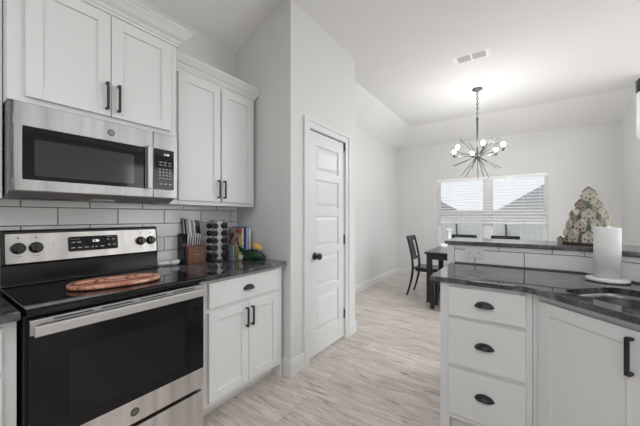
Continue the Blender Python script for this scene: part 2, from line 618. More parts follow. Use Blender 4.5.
b.fbox(fw, DY0 - 0.006, DY1 + 0.006, DZ + 0.006, DZ + cw, 0, 0.011).fbox(fw, DY0 - cw + 0.03, DY1 + cw - 0.03, DZ + cw - 0.03, DZ + cw, 0.011, 0.019)
# jamb lining inside the opening
b.fbox(fw, DY0 - 0.006, DY0, 0, DZ + 0.006, -0.10, 0.004).fbox(fw, DY1, DY1 + 0.006, 0, DZ + 0.006, -0.10, 0.004).fbox(fw, DY0, DY1, DZ, DZ + 0.006, -0.10, 0.004)
b.build('door_casing', 'trim', door, 0.003)
for hz_ in (0.26, 1.025, 1.985):
    MB().fbox(fw, DY1 - 0.012, DY1 + 0.002, hz_ - 0.045, hz_ + 0.045, -0.024, -0.016).rod(fw.p(DY1 - 0.002, hz_ - 0.048, -0.006), fw.p(DY1 - 0.002, hz_ + 0.048, -0.006), 0.008).build('hinge', 'black_metal', door)
kb = MB().lathe(fr.p(2.075, 0.908, 0), [(0.034, 0), (0.034, 0.006), (0.030, 0.011), (0.012, 0.013), (0.011, 0.030), (0.020, 0.036), (0.029, 0.046), (0.030, 0.056), (0.024, 0.066), (0.010, 0.070)], (1, 0, 0))
kb.build('door_knob', 'black_metal', door)

# backsplash tiles behind the range run (running bond)
def tiles(b, fr, u0, u1, v0, v1, zr, pitch, width, j0, depth, g=0.0022):
    """rows start at zr; odd rows are shifted by half a tile; clipped to the panel"""
    k = 0
    z = zr
    while z < v1:
        a, c = max(z + g, v0), min(z + pitch - g, v1)
        if c - a > 0.006:
            off = j0 + (width / 2 if k % 2 else 0)
            n0 = math.floor((u0 - off) / width)
            u = off + n0 * width
            while u < u1:
                p, q = max(u + g, u0), min(u + width - g, u1)
                if q - p > 0.006:
                    e = 0.0025
                    vv = [fr.p(*t) for t in ((p, a, 0), (q, a, 0), (q, c, 0), (p, c, 0), (p, a, depth - e), (q, a, depth - e), (q, c, depth - e), (p, c, depth - e), (p + e, a + e, depth), (q - e, a + e, depth), (q - e, c - e, depth), (p + e, c - e, depth))]
                    b.add(vv, [(0, 1, 5, 4), (1, 2, 6, 5), (2, 3, 7, 6), (3, 0, 4, 7), (4, 5, 9, 8), (5, 6, 10, 9), (6, 7, 11, 10), (7, 4, 8, 11), (8, 9, 10, 11)])
                u += width
        z += pitch
        k += 1
fk = FX(XK)
b = MB()
tiles(b, fk, -1.1, HW - 0.001, 0.905, 1.42, 0.912, 0.0995, 0.294, 0.341, 0.008)
MB_g = MB().fbox(fk, -1.1, HW - 0.001, 0.905, 1.42, 0, 0.0045)
b.build('tile_backsplash', 'tile', wl)
MB_g.build('tile_grout', 'grout', wl)

# ------------------------------------------------------------------ cabinet parts
def shaker(fr, u0, u1, v0, v1, parent, name='door', t=0.02, fw_=0.056, rec=0.009, mat='cabinet'):
    b = MB()
    q = 0.002
    b.fbox(fr, u0 + fw_ - q, u1 - fw_ + q, v0 + fw_ - q, v1 - fw_ + q, -t + q, -rec)
    b.fbox(fr, u0, u0 + fw_, v0, v1, -t, 0).fbox(fr, u1 - fw_, u1, v0, v1, -t, 0)
    b.fbox(fr, u0 + fw_ - 0.0001, u1 - fw_ + 0.0001, v0, v0 + fw_, -t + 0.0001, -0.0002).fbox(fr, u0 + fw_ - 0.0001, u1 - fw_ + 0.0001, v1 - fw_, v1, -t + 0.0001, -0.0002)
    return b.build(name, mat, parent, 0.0012)

def slab(fr, u0, u1, v0, v1, parent, name='drawer', t=0.02):
    return MB().fbox(fr, u0, u1, v0, v1, -t, 0).build(name, 'cabinet', parent, 0.0015)

def bar_pull(fr, u, v0, v1, parent, n=0.0, w_=0.011, out=0.03):
    b = MB()
    b.fbox(fr, u - w_ / 2, u + w_ / 2, v0, v1, out - 0.010, out)
    b.fbox(fr, u - w_ / 2, u + w_ / 2, v0, v0 + 0.011, 0, out - 0.010).fbox(fr, u - w_ / 2, u + w_ / 2, v1 - 0.011, v1, 0, out - 0.010)
    return b.build('handle', 'black_metal', parent, 0.002)

def cup_pull(fr, u, v, parent, w_=0.092, h=0.030, out=0.034):
    """half-dome bin pull, open below, with a plate behind"""
    b = MB()
    nu, nv = 16, 7
    vs, fs = [], []
    for j in range(nv + 1):
        t = j / nv * math.pi / 2
        for i in range(nu + 1):
            a = math.pi * i / nu
            cu, sv = -math.cos(a), math.sin(a)
            vs.append(fr.p(u + cu * w_ / 2 * math.cos(t * 0.999), v - h * 0.42 + sv * h * math.cos(t), out * math.sin(t)))
    # simple ellipsoid quarter: rows move out of the face
    for j in range(nv):
        for i in range(nu):
            fs.append((j * (nu + 1) + i, j * (nu + 1) + i + 1, (j + 1) * (nu + 1) + i + 1, (j + 1) * (nu + 1) + i))
    b.add(vs, fs, 0, True)
    # lower lip closing the dome at a shallow angle
    lip = [fr.p(u - w_ / 2 * math.cos(math.pi / 2 * k / 8) * (1), v - h * 0.42, out * math.sin(math.pi / 2 * k / 8)) for k in range(9)]
    lip += [fr.p(u + w_ / 2 * math.cos(math.pi / 2 * k / 8), v - h * 0.42, out * math.sin(math.pi / 2 * k / 8)) for k in range(8, -1, -1)]
    b.add(lip, [list(range(len(lip)))])
    b.fbox(fr, u - w_ / 2 - 0.002, u + w_ / 2 + 0.002, v - h * 0.42 - 0.001, v - h * 0.42 + 0.006, 0, 0.003)
    return b.build('cup_pull', 'black_metal', parent)

CROWN = [(0, 0), (0.008, 0), (0.008, 0.012), (0.014, 0.016), (0.014, 0.024), (0.018, 0.030), (0.030, 0.040), (0.042, 0.058), (0.050, 0.066), (0.050, 0.074), (0.056, 0.078), (0.056, 0.088), (0, 0.088)]
def crown(xface, y0, y1, z0, parent, ret_left=True, ret_right=True, xback=-2.133, ymax=None, k_out=1.0):
    """crown moulding along the front (face to +X) with mitred returns on the sides"""
    b = MB()
    CR = [(p * k_out, h * (0.5 + 0.5 * k_out)) for p, h in CROWN]
    k = len(CR)
    rows = []
    if ret_left:
        rows.append([(xback, y0 - p, z0 + h) for p, h in CR])
    rows.append([(xface + p, y0 - (p if ret_left else 0), z0 + h) for p, h in CR])
    yr = [(min(y1 + p, ymax) if ymax else y1 + p) if ret_right else y1 for p, h in CR]
    rows.append([(xface + p, yr[i], z0 + h) for i, (p, h) in enumerate(CR)])
    if ret_right:
        rows.append([(xback, yr[i], z0 + h) for i, (p, h) in enumerate(CR)])
    v = [q for r in rows for q in r]
    f = []
    for j in range(len(rows) - 1):
        for i in range(k - 1):
            f.append((j * k + i, j * k + i + 1, (j + 1) * k + i + 1, (j + 1) * k + i))
    f.append(list(range(k)))
    f.append(list(range((len(rows) - 1) * k, len(rows) * k)))
    b.add(v, f)
    b.box((xback, y0, z0 + 0.07), (xface, y1, z0 + 0.0875))
    return b.build('crown_moulding', 'cabinet', parent)

# upper cabinet over the microwave (stands proud of its neighbours)
XU, XM = -1.850, -1.767
t = thing('wall_cabinet', 'tall white two-door wall cabinet above the steel microwave', 'cabinet', (XK, 0.61, 1.763), 0, 'white wall cabinets')
MB().box((XK + 0.002, 0.246, 1.763), (XM - 0.02, 0.976, 2.335)).build('carcass', 'cabinet', t, 0.001)
f = FX(XM)
d = shaker(f, 0.299, 0.6165, 1.787, 2.318, t)
bar_pull(f, 0.597, 1.815, 1.955, d)
d = shaker(f, 0.6205, 0.934, 1.787, 2.318, t)
bar_pull(f, 0.650, 1.815, 1.955, d)
crown(XM - 0.02, 0.246, 0.976, 2.330, t, True, True, -2.133, None, 1.3)

# upper cabinet right of it
t = thing('wall_cabinet', 'lower white two-door wall cabinet over the knife block and spice rack', 'cabinet', (XK, 1.35, 1.341), 0, 'white wall cabinets')
MB().box((XK + 0.002, 0.979, 1.341), (XU - 0.02, 1.700, 2.262)).build('carcass', 'cabinet', t, 0.001)
f = FX(XU)
d = shaker(f, 1.030, 1.352, 1.370, 2.225, t)
bar_pull(f, 1.331, 1.397, 1.530, d)
d = shaker(f, 1.366, 1.668, 1.370, 2.225, t)
bar_pull(f, 1.382, 1.397, 1.530, d)
crown(XU - 0.02, 0.979, 1.700, 2.252, t, False, True, -2.133, 1.732)

# upper cabinet left of the microwave, only its end shows
t = thing('wall_cabinet', 'white wall cabinet cut by the left edge, beside the microwave', 'cabinet', (XK, -0.2, 1.341), 0, 'white wall cabinets')
MB().box((XK + 0.002, -0.55, 1.341), (XU - 0.02, 0.243, 2.262)).build('carcass', 'cabinet', t, 0.001)
d = shaker(FX(XU), -0.50, 0.185, 1.370, 2.225, t)
bar_pull(FX(XU), 0.15, 1.397, 1.530, d)
crown(XU - 0.02, -0.55, 0.243, 2.252, t, False, False)

# base cabinet right of the range
XF = -1.530
t = thing('base_cabinet', 'white base cabinet with one drawer over two doors, right of the range', 'cabinet', (XK, 1.35, 0), 0, 'white base cabinets')
MB().box((XK + 0.002, 0.992, 0.100), (XF - 0.02, 1.700, 0.879)).build('carcass', 'cabinet', t, 0.001)
MB().box((XK + 0.1, 0.992, 0.0), (-1.645, 1.700, 0.100)).box((-1.645, 1.682, 0.0), (-1.55, 1.70, 0.1)).build('toe_kick', 'cabinet', t)
f = FX(XF)
d = slab(f, 1.040, 1.640, 0.703, 0.856, t)
cup_pull(f, 1.345, 0.780, d)
d = shaker(f, 1.040, 1.3435, 0.133, 0.676, t)
bar_pull(f, 1.322, 0.515, 0.645, d)
d = shaker(f, 1.3475, 1.640, 0.133, 0.676, t)
bar_pull(f, 1.370, 0.515, 0.645, d)

# base cabinet left of the range, cut by the frame
t = thing('base_cabinet', 'white base cabinet cut by the left edge, left of the range', 'cabinet', (XK, -0.2, 0), 0, 'white base cabinets')
MB().box((XK + 0.002, -0.55, 0.100), (XF - 0.02, 0.238, 0.879)).build('carcass', 'cabinet', t, 0.001)
MB().box((XK + 0.1, -0.55, 0.0), (-1.645, 0.238, 0.100)).build('toe_kick', 'cabinet', t)
d = slab(f, -0.50, 0.198, 0.703, 0.856, t)
cup_pull(f, -0.15, 0.780, d)
d = shaker(f, -0.152, 0.198, 0.133, 0.676, t)
bar_pull(f, -0.13, 0.515, 0.645, d)
d = shaker(f, -0.50, -0.156, 0.133, 0.676, t)
bar_pull(f, -0.178, 0.515, 0.645, d)

# counters on the wall run
o = MB().box((XK + 0.009, 0.988, 0.880), (-1.500, 1.703, 0.910)).build('countertop', 'granite', None, 0.002, 1)
tag(o, 'short dark granite countertop between the range and the pantry wall', 'countertop', 'dark granite tops')
o = MB().box((XK + 0.009, -0.55, 0.880), (-1.500, 0.242, 0.910)).build('countertop', 'granite', None, 0.002, 1)
tag(o, 'dark granite countertop left of the range, cut by the left edge', 'countertop', 'dark granite tops')

# ------------------------------------------------------------------ range
RY0, RY1 = 0.252, 0.978
t = thing('kitchen_range', 'freestanding steel and black glass electric range with a board on it', 'range', (-1.8, 0.615, 0))
XD = -1.492
b = MB().box((-2.11, RY0, 0.03), (XD - 0.045, RY1, 0.885))
for y in (RY0 + 0.04, RY1 - 0.04):
    for x in (-2.06, -1.60):
        b.rod((x, y, 0), (x, y, 0.03), 0.018)
b.build('body', 'black_enamel', t, 0.003)
b = MB().prism(Frame((0, RY0, 0), (1, 0, 0), (0, 1, 0)), [(-2.115, 0.886), (-1.50, 0.886), (-1.476, 0.890), (-1.470, 0.898), (-1.470, 0.912), (-1.478, 0.920), (-2.115, 0.920)], 0, RY1 - RY0)
cook = b.build('cooktop', 'black_gloss', t, 0.002)
b = MB()
def ring(b, c, r, w_=0.0015):
    v, fc = [], []
    n = 40
    for k in range(n):
        q = 2 * math.pi * k / n
        for rr in (r - w_, r + w_):
            v.append((c[0] + rr * math.cos(q), c[1] + rr * math.sin(q), c[2]))
    for k in range(n):
        k2 = (k + 1) % n
        fc.append((2 * k, 2 * k + 1, 2 * k2 + 1, 2 * k2))
    b.add(v, fc)
for c, r in (((-1.63, 0.44, 0.9206), 0.10), ((-1.63, 0.80, 0.9206), 0.085), ((-1.92, 0.44, 0.9206), 0.075), ((-1.92, 0.80, 0.9206), 0.10)):
    b = MB()
    ring(b, c, r)
    b.build('burner_marking', 'ring_ink', cook)
# raised lip along the rear of the glass
MB().box((-2.034, RY0 + 0.004, 0.9195), (-1.990, RY1 - 0.004, 0.930)).build('rear_lip', 'black_enamel', cook, 0.004)
# backguard
b = MB().prism(Frame((0, RY0 + 0.006, 0), (1, 0, 0), (0, 1, 0)), [(-2.12, 0.90), (-2.035, 0.90), (-2.035, 1.020), (-2.028, 1.024), (-2.048, 1.185), (-2.056, 1.192), (-2.12, 1.192)], 0, RY1 - RY0)
bg = b.build('backguard', 'black_enamel', t, 0.003)
fb = Frame((-2.0275, 0, 1.024), (0, 1, 0), (0.161, 0, 0.020), (-0.020, 0, 0.161))
b = MB().prism(fb, rrect(0.274, 0.972, 0.005, 0.150, 0.006), 0, 0.004)
cp = b.build('control_panel', 'steel_panel', bg)
MB().prism(fb, rrect(0.506, 0.748, 0.040, 0.126, 0.012), 0.004, 0.0052).build('display_surround', 'legend', cp)
MB().prism(fb, rrect(0.509, 0.745, 0.043, 0.123, 0.010), 0.0052, 0.007).build('display', 'black_gloss', cp)
lettering('clock_digits', '1:26', fb, 0.634, 0.096, 0.0074, 0.020, 'digits', cp, 0.0003)
b = MB()
for u, v_, w_ in ((0.532, 0.092, 0.016), (0.557, 0.092, 0.018), (0.53, 0.062, 0.018), (0.56, 0.062, 0.018), (0.59, 0.062, 0.018), (0.618, 0.062, 0.010), (0.636, 0.062, 0.010), (0.664, 0.062, 0.018), (0.696, 0.100, 0.012), (0.722, 0.100, 0.014), (0.700, 0.068, 0.012), (0.726, 0.068, 0.014)):
    MB().fbox(fb, u - w_ / 2, u + w_ / 2, v_ - 0.0025, v_ + 0.0025, 0.007, 0.0074).build('key_legend', 'legend', cp)
MB().fbox(fb, 0.52, 0.56, 0.109, 0.1105, 0.007, 0.0074).build('key_legend', 'legend', cp)
MB().fbox(fb, 0.69, 0.73, 0.115, 0.1165, 0.007, 0.0074).build('key_legend', 'legend', cp)
b = MB()
for u in (0.318, 0.382, 0.876, 0.938):
    MB().fbox(fb, u - 0.012, u + 0.012, 0.036, 0.038, 0.004, 0.0044).build('knob_legend', 'dark_plastic', cp)
    MB().fbox(fb, u - 0.004, u + 0.004, 0.126, 0.132, 0.004, 0.0044).build('knob_legend', 'dark_plastic', cp)
MB().fbox(fb, 0.440, 0.456, 0.094, 0.096, 0.004, 0.0044).build('panel_legend', 'dark_plastic', cp)
MB().fbox(fb, 0.446, 0.450, 0.078, 0.083, 0.004, 0.0046).build('indicator_lamp', 'dark_plastic', cp)
for u in (0.318, 0.382, 0.876, 0.938):
    c = fb.p(u, 0.078, 0.004)
    b = MB().lathe(c, [(0.028, 0), (0.028, 0.004), (0.025, 0.007), (0.023, 0.022), (0.020, 0.026)], fb.n, 28)
    g = Frame(c, fb.u, fb.n, fb.v)
    b.fbox(g, -0.005, 0.005, -0.022, 0.022, 0.022, 0.034)
    b.build('knob', 'dark_plastic', cp)
# oven door
f = FX(XD)
b = MB().fbox(f, RY0 + 0.012, RY1 - 0.002, 0.290, 0.868, -0.043, -0.004)
od = b.build('oven_door', 'black_enamel', t, 0.003)
MB().fbox(f, RY0 + 0.012, RY1 - 0.002, 0.396, 0.822, -0.004, 0.001).build('door_glass', 'black_gloss', od, 0.001)
MB().prism(f, rrect(0.376, 0.862, 0.448, 0.722, 0.012), 0.001, 0.0018).build('oven_window', 'oven_window', od)
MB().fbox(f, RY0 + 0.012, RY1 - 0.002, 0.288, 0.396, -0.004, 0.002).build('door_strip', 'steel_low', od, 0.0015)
b = MB()
b.fbox(f, RY0 + 0.012, RY1 - 0.002, 0.852, 0.872, -0.02, 0.003).fbox(f, RY0 + 0.012, RY1 - 0.002, 0.815, 0.824, -0.004, 0.003)
b.fbox(f, RY0 + 0.012, RY0 + 0.030, 0.824, 0.852, -0.004, 0.003).fbox(f, RY1 - 0.020, RY1 - 0.002, 0.824, 0.852, -0.004, 0.003)
b.build('door_trim', 'steel_h', od, 0.001)
b = MB()
for k in range(4):
    u0 = 0.33 + k * 0.155
    b.fbox(f, u0, u0 + 0.125, 0.861, 0.866, 0.003, 0.0036)
b.build('vent_slot', 'dark_plastic', od)
b = MB().prism(Frame((0, RY0 + 0.018, 0), (1, 0, 0), (0, 1, 0)), [(XD + 0.026, 0.816), (XD + 0.040, 0.816), (XD + 0.043, 0.820), (XD + 0.043, 0.852), (XD + 0.040, 0.857), (XD + 0.026, 0.857)], 0, RY1 - RY0 - 0.026, 0)
for y in (RY0 + 0.018, RY1 - 0.032):
    b.box((XD + 0.002, y, 0.826), (XD + 0.028, y + 0.024, 0.850))
b.build('oven_handle', 'steel_h', od, 0.002)
c = f.p(0.617, 0.340, 0.002)
bd = MB().lathe(c, [(0.019, 0), (0.019, 0.0015), (0.0165, 0.002)], (1, 0, 0), 28).build('badge', 'nickel', od)
lettering('badge_monogram', 'GE', f, 0.617, 0.340, 0.0042, 0.017, 'steel', od)
# storage drawer
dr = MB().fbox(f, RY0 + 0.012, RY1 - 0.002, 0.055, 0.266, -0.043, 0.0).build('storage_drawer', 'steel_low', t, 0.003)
MB().fbox(f, RY0 + 0.03, RY1 - 0.02, 0.0, 0.055, -0.10, -0.06).build('kick_plate', 'black_enamel', t)

# ------------------------------------------------------------------ microwave
t = thing('microwave', 'stainless over-the-range microwave hung under the tall cabinet', 'microwave', (-1.95, 0.61, 1.345))
b = MB().prism(Frame((0, 0.252, 0), (1, 0, 0), (0, 1, 0)), [(-2.128, 1.347), (-1.86, 1.347), (-1.80, 1.370), (-1.80, 1.760), (-2.128, 1.760)], 0, 0.722)
b.build('body', 'grey_plastic', t, 0.002)
f = FX(XM + 0.004)
b = MB()
b.fbox(f, 0.262, 0.826, 1.658, 1.757, -0.036, 0).fbox(f, 0.262, 0.826, 1.372, 1.418, -0.036, 0)
b.fbox(f, 0.262, 0.288, 1.418, 1.658, -0.036, 0).fbox(f, 0.784, 0.826, 1.418, 1.658, -0.036, 0)
b.fbox(f, 0.288, 0.784, 1.418, 1.658, -0.036, -0.006)
md = b.build('door', 'steel', t, 0.003)
MB().prism(f, rrect(0.289, 0.783, 1.419, 1.657, 0.008), -0.006, -0.001).build('door_glass', 'black_gloss', md)
MB().prism(f, rrect(0.326, 0.726, 1.441, 1.602, 0.006), -0.001, -0.0002).build('door_window', 'micro_window', md)
b = MB().fbox(f, 0.786, 0.814, 1.420, 1.668, 0.016, 0.026).fbox(f, 0.790, 0.810, 1.424, 1.446, 0, 0.016).fbox(f, 0.790, 0.810, 1.642, 1.664, 0, 0.016)
b.build('handle', 'steel', md, 0.004)
MB().lathe(f.p(0.617, 1.700, 0), [(0.017, 0), (0.017, 0.0015), (0.0145, 0.002)], (1, 0, 0), 28).build('badge', 'nickel', md)
lettering('badge_monogram', 'GE', f, 0.617, 1.700, 0.0022, 0.016, 'steel', md)
b = MB().fbox(f, 0.829, 0.972, 1.372, 1.757, -0.036, 0)
cpm = b.build('control_side', 'steel', t, 0.003)
MB().prism(f, rrect(0.832, 0.948, 1.421, 1.662, 0.004), 0, 0.003).build('control_panel', 'black_gloss', cpm)
lettering('clock_digits', '11:26', f, 0.903, 1.632, 0.0036, 0.0145, 'digits', cpm, 0.0002)
b = MB()
for j in range(2):
    for i in range(3):
        MB().fbox(f, 0.860 + i * 0.027, 0.877 + i * 0.027, 1.582 - j * 0.016, 1.586 - j * 0.016, 0.003, 0.0034).build('key', 'legend', cpm)
for j in range(4):
    for i in range(4):
        MB().fbox(f, 0.860 + i * 0.020, 0.869 + i * 0.020, 1.540 - j * 0.018, 1.546 - j * 0.018, 0.003, 0.0034).build('key', 'legend', cpm)
for i in range(3):
    MB().fbox(f, 0.862 + i * 0.028, 0.878 + i * 0.028, 1.452, 1.458, 0.003, 0.0034).build('key', 'legend', cpm)
MB().box((-1.99, 0.30, 1.343), (-1.90, 0.50, 1.349)).build('grease_filter', 'dark_plastic', t)
MB().box((-1.99, 0.72, 1.343), (-1.90, 0.92, 1.349)).build('grease_filter', 'dark_plastic', t)
MB().box((-1.88, 0.56, 1.344), (-1.84, 0.66, 1.352)).build('task_lamp', 'legend', t)

# ------------------------------------------------------------------ peninsula
QO = Vector((0.03, 1.765, 0))
r2 = math.sqrt(0.5)
FA = Frame(QO, (r2, -r2, 0), (-r2, -r2, 0))                 # angled front: u along the counter edge, n towards the kitchen
YF = 1.775
PYB = 2.385                                                  # face of the knee wall
SB = (0.31, PYB)                                             # where the knee wall turns
def aw(s, n, z=0):
    p = QO + Vector((r2, -r2, 0)) * s + Vector((r2, r2, 0)) * n
    return (p.x, p.y, z)

# knee wall with the tiled face
SL = 1.15
def wallpoly(o0, o1, x0):
    """plan outline of the bent wall between offsets o0 and o1 from the tiled face"""
    kx = math.tan(math.radians(22.5))
    e = Vector((r2, -r2)) * SL
    a = [(x0, PYB + o0), (SB[0] + o0 * kx, PYB + o0), (SB[0] + o0 * kx + e.x + 0, PYB + o0 + e.y)]
    c = [(SB[0] + o1 * kx + e.x, PYB + o1 + e.y), (SB[0] + o1 * kx, PYB + o1), (x0, PYB + o1)]
    return a + c
kw = MB().prism(FZ(0), wallpoly(0.0, 0.12, -0.455), 0, 1.048).build('wall_peninsula', 'wall')
struct(kw)
b = MB()
fp = FY(PYB)
g = MB().fbox(fp, -0.408, SB[0], 0.905, 1.046, 0, 0.0045)
tiles(b, fp, -0.408, SB[0] + 0.004, 0.905, 1.047, 0.9155, 0.0990, 0.295, -0.124 + 0.1475, 0.008)
fa = Frame((SB[0], PYB, 0), (r2, -r2, 0), (-r2, -r2, 0))
tiles(b, fa, -0.004, SL, 0.905, 1.047, 0.9155, 0.0990, 0.295, 0.17, 0.008)
g.fbox(fa, 0, SL, 0.905, 1.046, 0, 0.0045)
b.build('tile_facing', 'tile', kw)
g.build('tile_grout', 'grout', kw)
MB().fbox(fp, -0.458, -0.410, 0.0, 1.046, 0, 0.010).build('end_trim', 'trim', kw, 0.002)

# raised bar ledge
o = MB().prism(FZ(0), wallpoly(-0.028, 0.40, -0.474), 1.050, 1.076).build('bar_ledge', 'granite_ledge', None, 0.004)
tag(o, 'raised dark granite bar ledge on the tiled half wall', 'countertop', 'dark granite tops')

# drawer cabinet
t = thing('drawer_cabinet', 'white peninsula cabinet with three drawers and black cup pulls', 'cabinet', (-0.17, 2.05, 0), 0, 'white base cabinets')
f = FY(YF)
MB().box((-0.385, YF + 0.02, 0.105), (0.052, PYB - 0.012, 0.879)).build('carcass', 'cabinet', t, 0.001)
b = MB().box((-0.385, YF + 0.09, 0.0), (0.052, PYB - 0.02, 0.105)).box((-0.385, YF + 0.02, 0.0), (-0.336, YF + 0.09, 0.105))
b.build('toe_kick', 'cabinet', t)
for z0, z1, zp in ((0.700, 0.860, 0.784), (0.423, 0.680, 0.560), (0.140, 0.402, 0.285)):
    d = slab(f, -0.337, 0.023, z0, z1, t)
    cup_pull(f, -0.158, zp, d)

# angled sink cabinet
t = thing('sink_cabinet', 'white angled sink cabinet with a black bar handle, right edge', 'cabinet', aw(0.35, 0.3), 0, 'white base cabinets')
b = MB()
c0 = aw(-0.005, 0.05)
pl = [(0.054, YF + 0.02), (aw(0.032, 0.05)[0], YF + 0.02 - 0.0), aw(0.032, 0.05)[:2], aw(0.95, 0.05)[:2], aw(0.95, 0.55)[:2], (SB[0] + 0.0, PYB - 0.012), (0.054, PYB - 0.012)]
pl = [(0.054, YF + 0.020), aw(0.010, 0.05)[:2], aw(0.95, 0.05)[:2], aw(0.95, 0.52)[:2], (SB[0] - 0.01, PYB - 0.014), (0.054, PYB - 0.014)]
n_ = len(pl)
v = [(x, y, z) for z in (0.105, 0.879) for x, y in pl]
b.add(v, [list(range(n_))[::-1]] + [(i, (i + 1) % n_, n_ + (i + 1) % n_, n_ + i) for i in range(n_)])
b.build('carcass', 'cabinet', t)
pk = [(0.054, YF + 0.09), aw(0.02, 0.12)[:2], aw(0.95, 0.12)[:2], aw(0.95, 0.50)[:2], (0.28, 2.35), (0.054, 2.35)]
MB().prism(FZ(0), pk, 0, 0.105).build('toe_kick', 'cabinet', t)
fd = Frame(Vector(aw(0, 0.028)), (r2, -r2, 0), (-r2, -r2, 0))
d = shaker(fd, 0.034, 0.440, 0.14, 0.848, t)
bar_pull(fd, 0.402, 0.686, 0.823, d, 0, 0.013, 0.032)
d = shaker(fd, 0.444, 0.850, 0.14, 0.848, t)
bar_pull(fd, 0.482, 0.686, 0.823, d, 0, 0.013, 0.032)

# counter with the sink cut-out (built as a ring of quads between outline and hole)
SINK = [(0.075, 0.785), (0.092, 0.440)]
def counter():
    me = bpy.data.meshes.new('peninsula_countertop')
    bm = bmesh.new()
    outer = [(-0.435, 1.765), (-0.02, 1.765), (0.012, 1.760), (0.04, 1.748)] + [aw(0.05, 0.0)[:2], aw(1.05, 0.0)[:2], aw(1.05, 0.626)[:2]]
    # back edge follows the knee wall
    outer += [(SB[0] - 0.004, PYB - 0.010), (-0.435, PYB - 0.010)]
    (s0, s1), (n0, n1) = SINK
    hole = [aw(s, n)[:2] for s, n in rrect(s0, s1, n0, n1, 0.07, 6)]
    zt, zb = 0.910, 0.8815
    eds = []
    loops = []
    for lp in (outer, hole):
        vs = [bm.verts.new((x, y, zt)) for x, y in lp]
        loops.append(vs)
        for i in range(len(vs)):
            eds.append(bm.edges.new((vs[i], vs[(i + 1) % len(vs)])))
    r = bmesh.ops.triangle_fill(bm, use_beauty=True, use_dissolve=False, edges=eds)
    faces = [g_ for g_ in bm.faces]
    ex = bmesh.ops.extrude_face_region(bm, geom=faces)
    nv = [g_ for g_ in ex['geom'] if isinstance(g_, bmesh.types.BMVert)]
    bmesh.ops.translate(bm, verts=nv, vec=(0, 0, zb - zt))
    bmesh.ops.recalc_face_normals(bm, faces=bm.faces)
    bm.to_mesh(me)
    bm.free()
    me.materials.append(M['granite'])
    o = bpy.data.objects.new('peninsula_countertop', me)
    col.objects.link(o)
    bv = o.modifiers.new('edge_bevel', 'BEVEL')
    bv.width = 0.003
    bv.segments = 2
    bv.limit_method = 'ANGLE'
    bv.angle_limit = math.radians(60)
    return o
tag(counter(), 'angled dark granite peninsula countertop around the steel sink', 'countertop', 'dark granite tops')

# undermount sink
t = thing('kitchen_sink', 'undermount stainless sink set in the angled granite counter', 'sink', aw(0.43, 0.27, 0.69))
(s0, s1), (n0, n1) = SINK
b = MB()
rings = []
for e, z, r_ in ((-0.012, 0.8805, 0.075), (0.004, 0.8805, 0.07), (0.006, 0.86, 0.068), (0.012, 0.715, 0.06), (0.03, 0.700, 0.05)):
    rings.append([aw(s, n, z) for s, n in rrect(s0 + e, s1 - e, n0 + e, n1 - e, r_, 6)])
k = len(rings[0])
v = [p for rg in rings for p in rg]
fs = [(j * k + i, j * k + (i + 1) % k, (j + 1) * k + (i + 1) % k, (j + 1) * k + i) for j in range(len(rings) - 1) for i in range(k)]
b.add(v, fs, 0, True)
b.add(rings[-1], [list(range(k))])
b.build('basin', 'steel_sink', t)
MB().lathe(aw(0.43, 0.27, 0.7), [(0.045, 0.0), (0.045, 0.003), (0.036, 0.004), (0.034, 0.001)], (0, 0, 1), 28).build('drain', 'steel', t)

# outlet on the tiled half wall
t = thing('wall_outlet', 'white double outlet plate on the tiled half wall, left end', 'outlet', (-0.275, PYB - 0.008, 0.994))
f8 = FY(PYB - 0.0085)
pt = MB().prism(f8, rrect(-0.336, -0.216, 0.956, 1.032, 0.004), 0, 0.005).build('cover_plate', 'white_plastic', t, 0.001)
for u in (-0.305, -0.247):
    MB().prism(f8, rrect(u - 0.020, u + 0.020, 0.978, 1.010, 0.010), 0.005, 0.0066).build('receptacle', 'white_plastic', t)
    MB().fbox(f8, u - 0.006, u - 0.003, 0.989, 0.999, 0.0066, 0.007).fbox(f8, u + 0.003, u + 0.006, 0.989, 0.999, 0.0066, 0.007).build('slot', 'dark_plastic', t)

# ------------------------------------------------------------------ things on the left counter and range
# wooden serving board on the cooktop
t = thing('serving_board', 'long oval reddish wooden board lying on the black cooktop', 'board', (-1.690, 0.617, 0.9215), math.radians(78))
b = MB()
n = 40
for lo, hi, sc in (((0.0, 0.004), None, 1),):
    pass
def oval(a, c, z):
    return [(a * math.copysign(abs(math.cos(q)) ** 0.72, math.cos(q)), c * math.copysign(abs(math.sin(q)) ** 0.8, math.sin(q)), z) for q in [2 * math.pi * k_ / n for k_ in range(n)]]
rg = [oval(0.188, 0.108, 0.0), oval(0.195, 0.116, 0.005), oval(0.196, 0.117, 0.015), oval(0.191, 0.112, 0.019), oval(0.180, 0.102, 0.0175)]
WMb = WM[t.name]
v = [WMb @ Vector(p) for r_ in rg for p in r_]
fs = [(j * n + i, j * n + (i + 1) % n, (j + 1) * n + (i + 1) % n, (j + 1) * n + i) for j in range(len(rg) - 1) for i in range(n)]
b.add(v, fs, 0, True)
b.add([WMb @ Vector(p) for p in rg[0]], [list(range(n))[::-1]])
b.add([WMb @ Vector(p) for p in rg[-1]], [list(range(n))])
b.build('board', 'board', t)
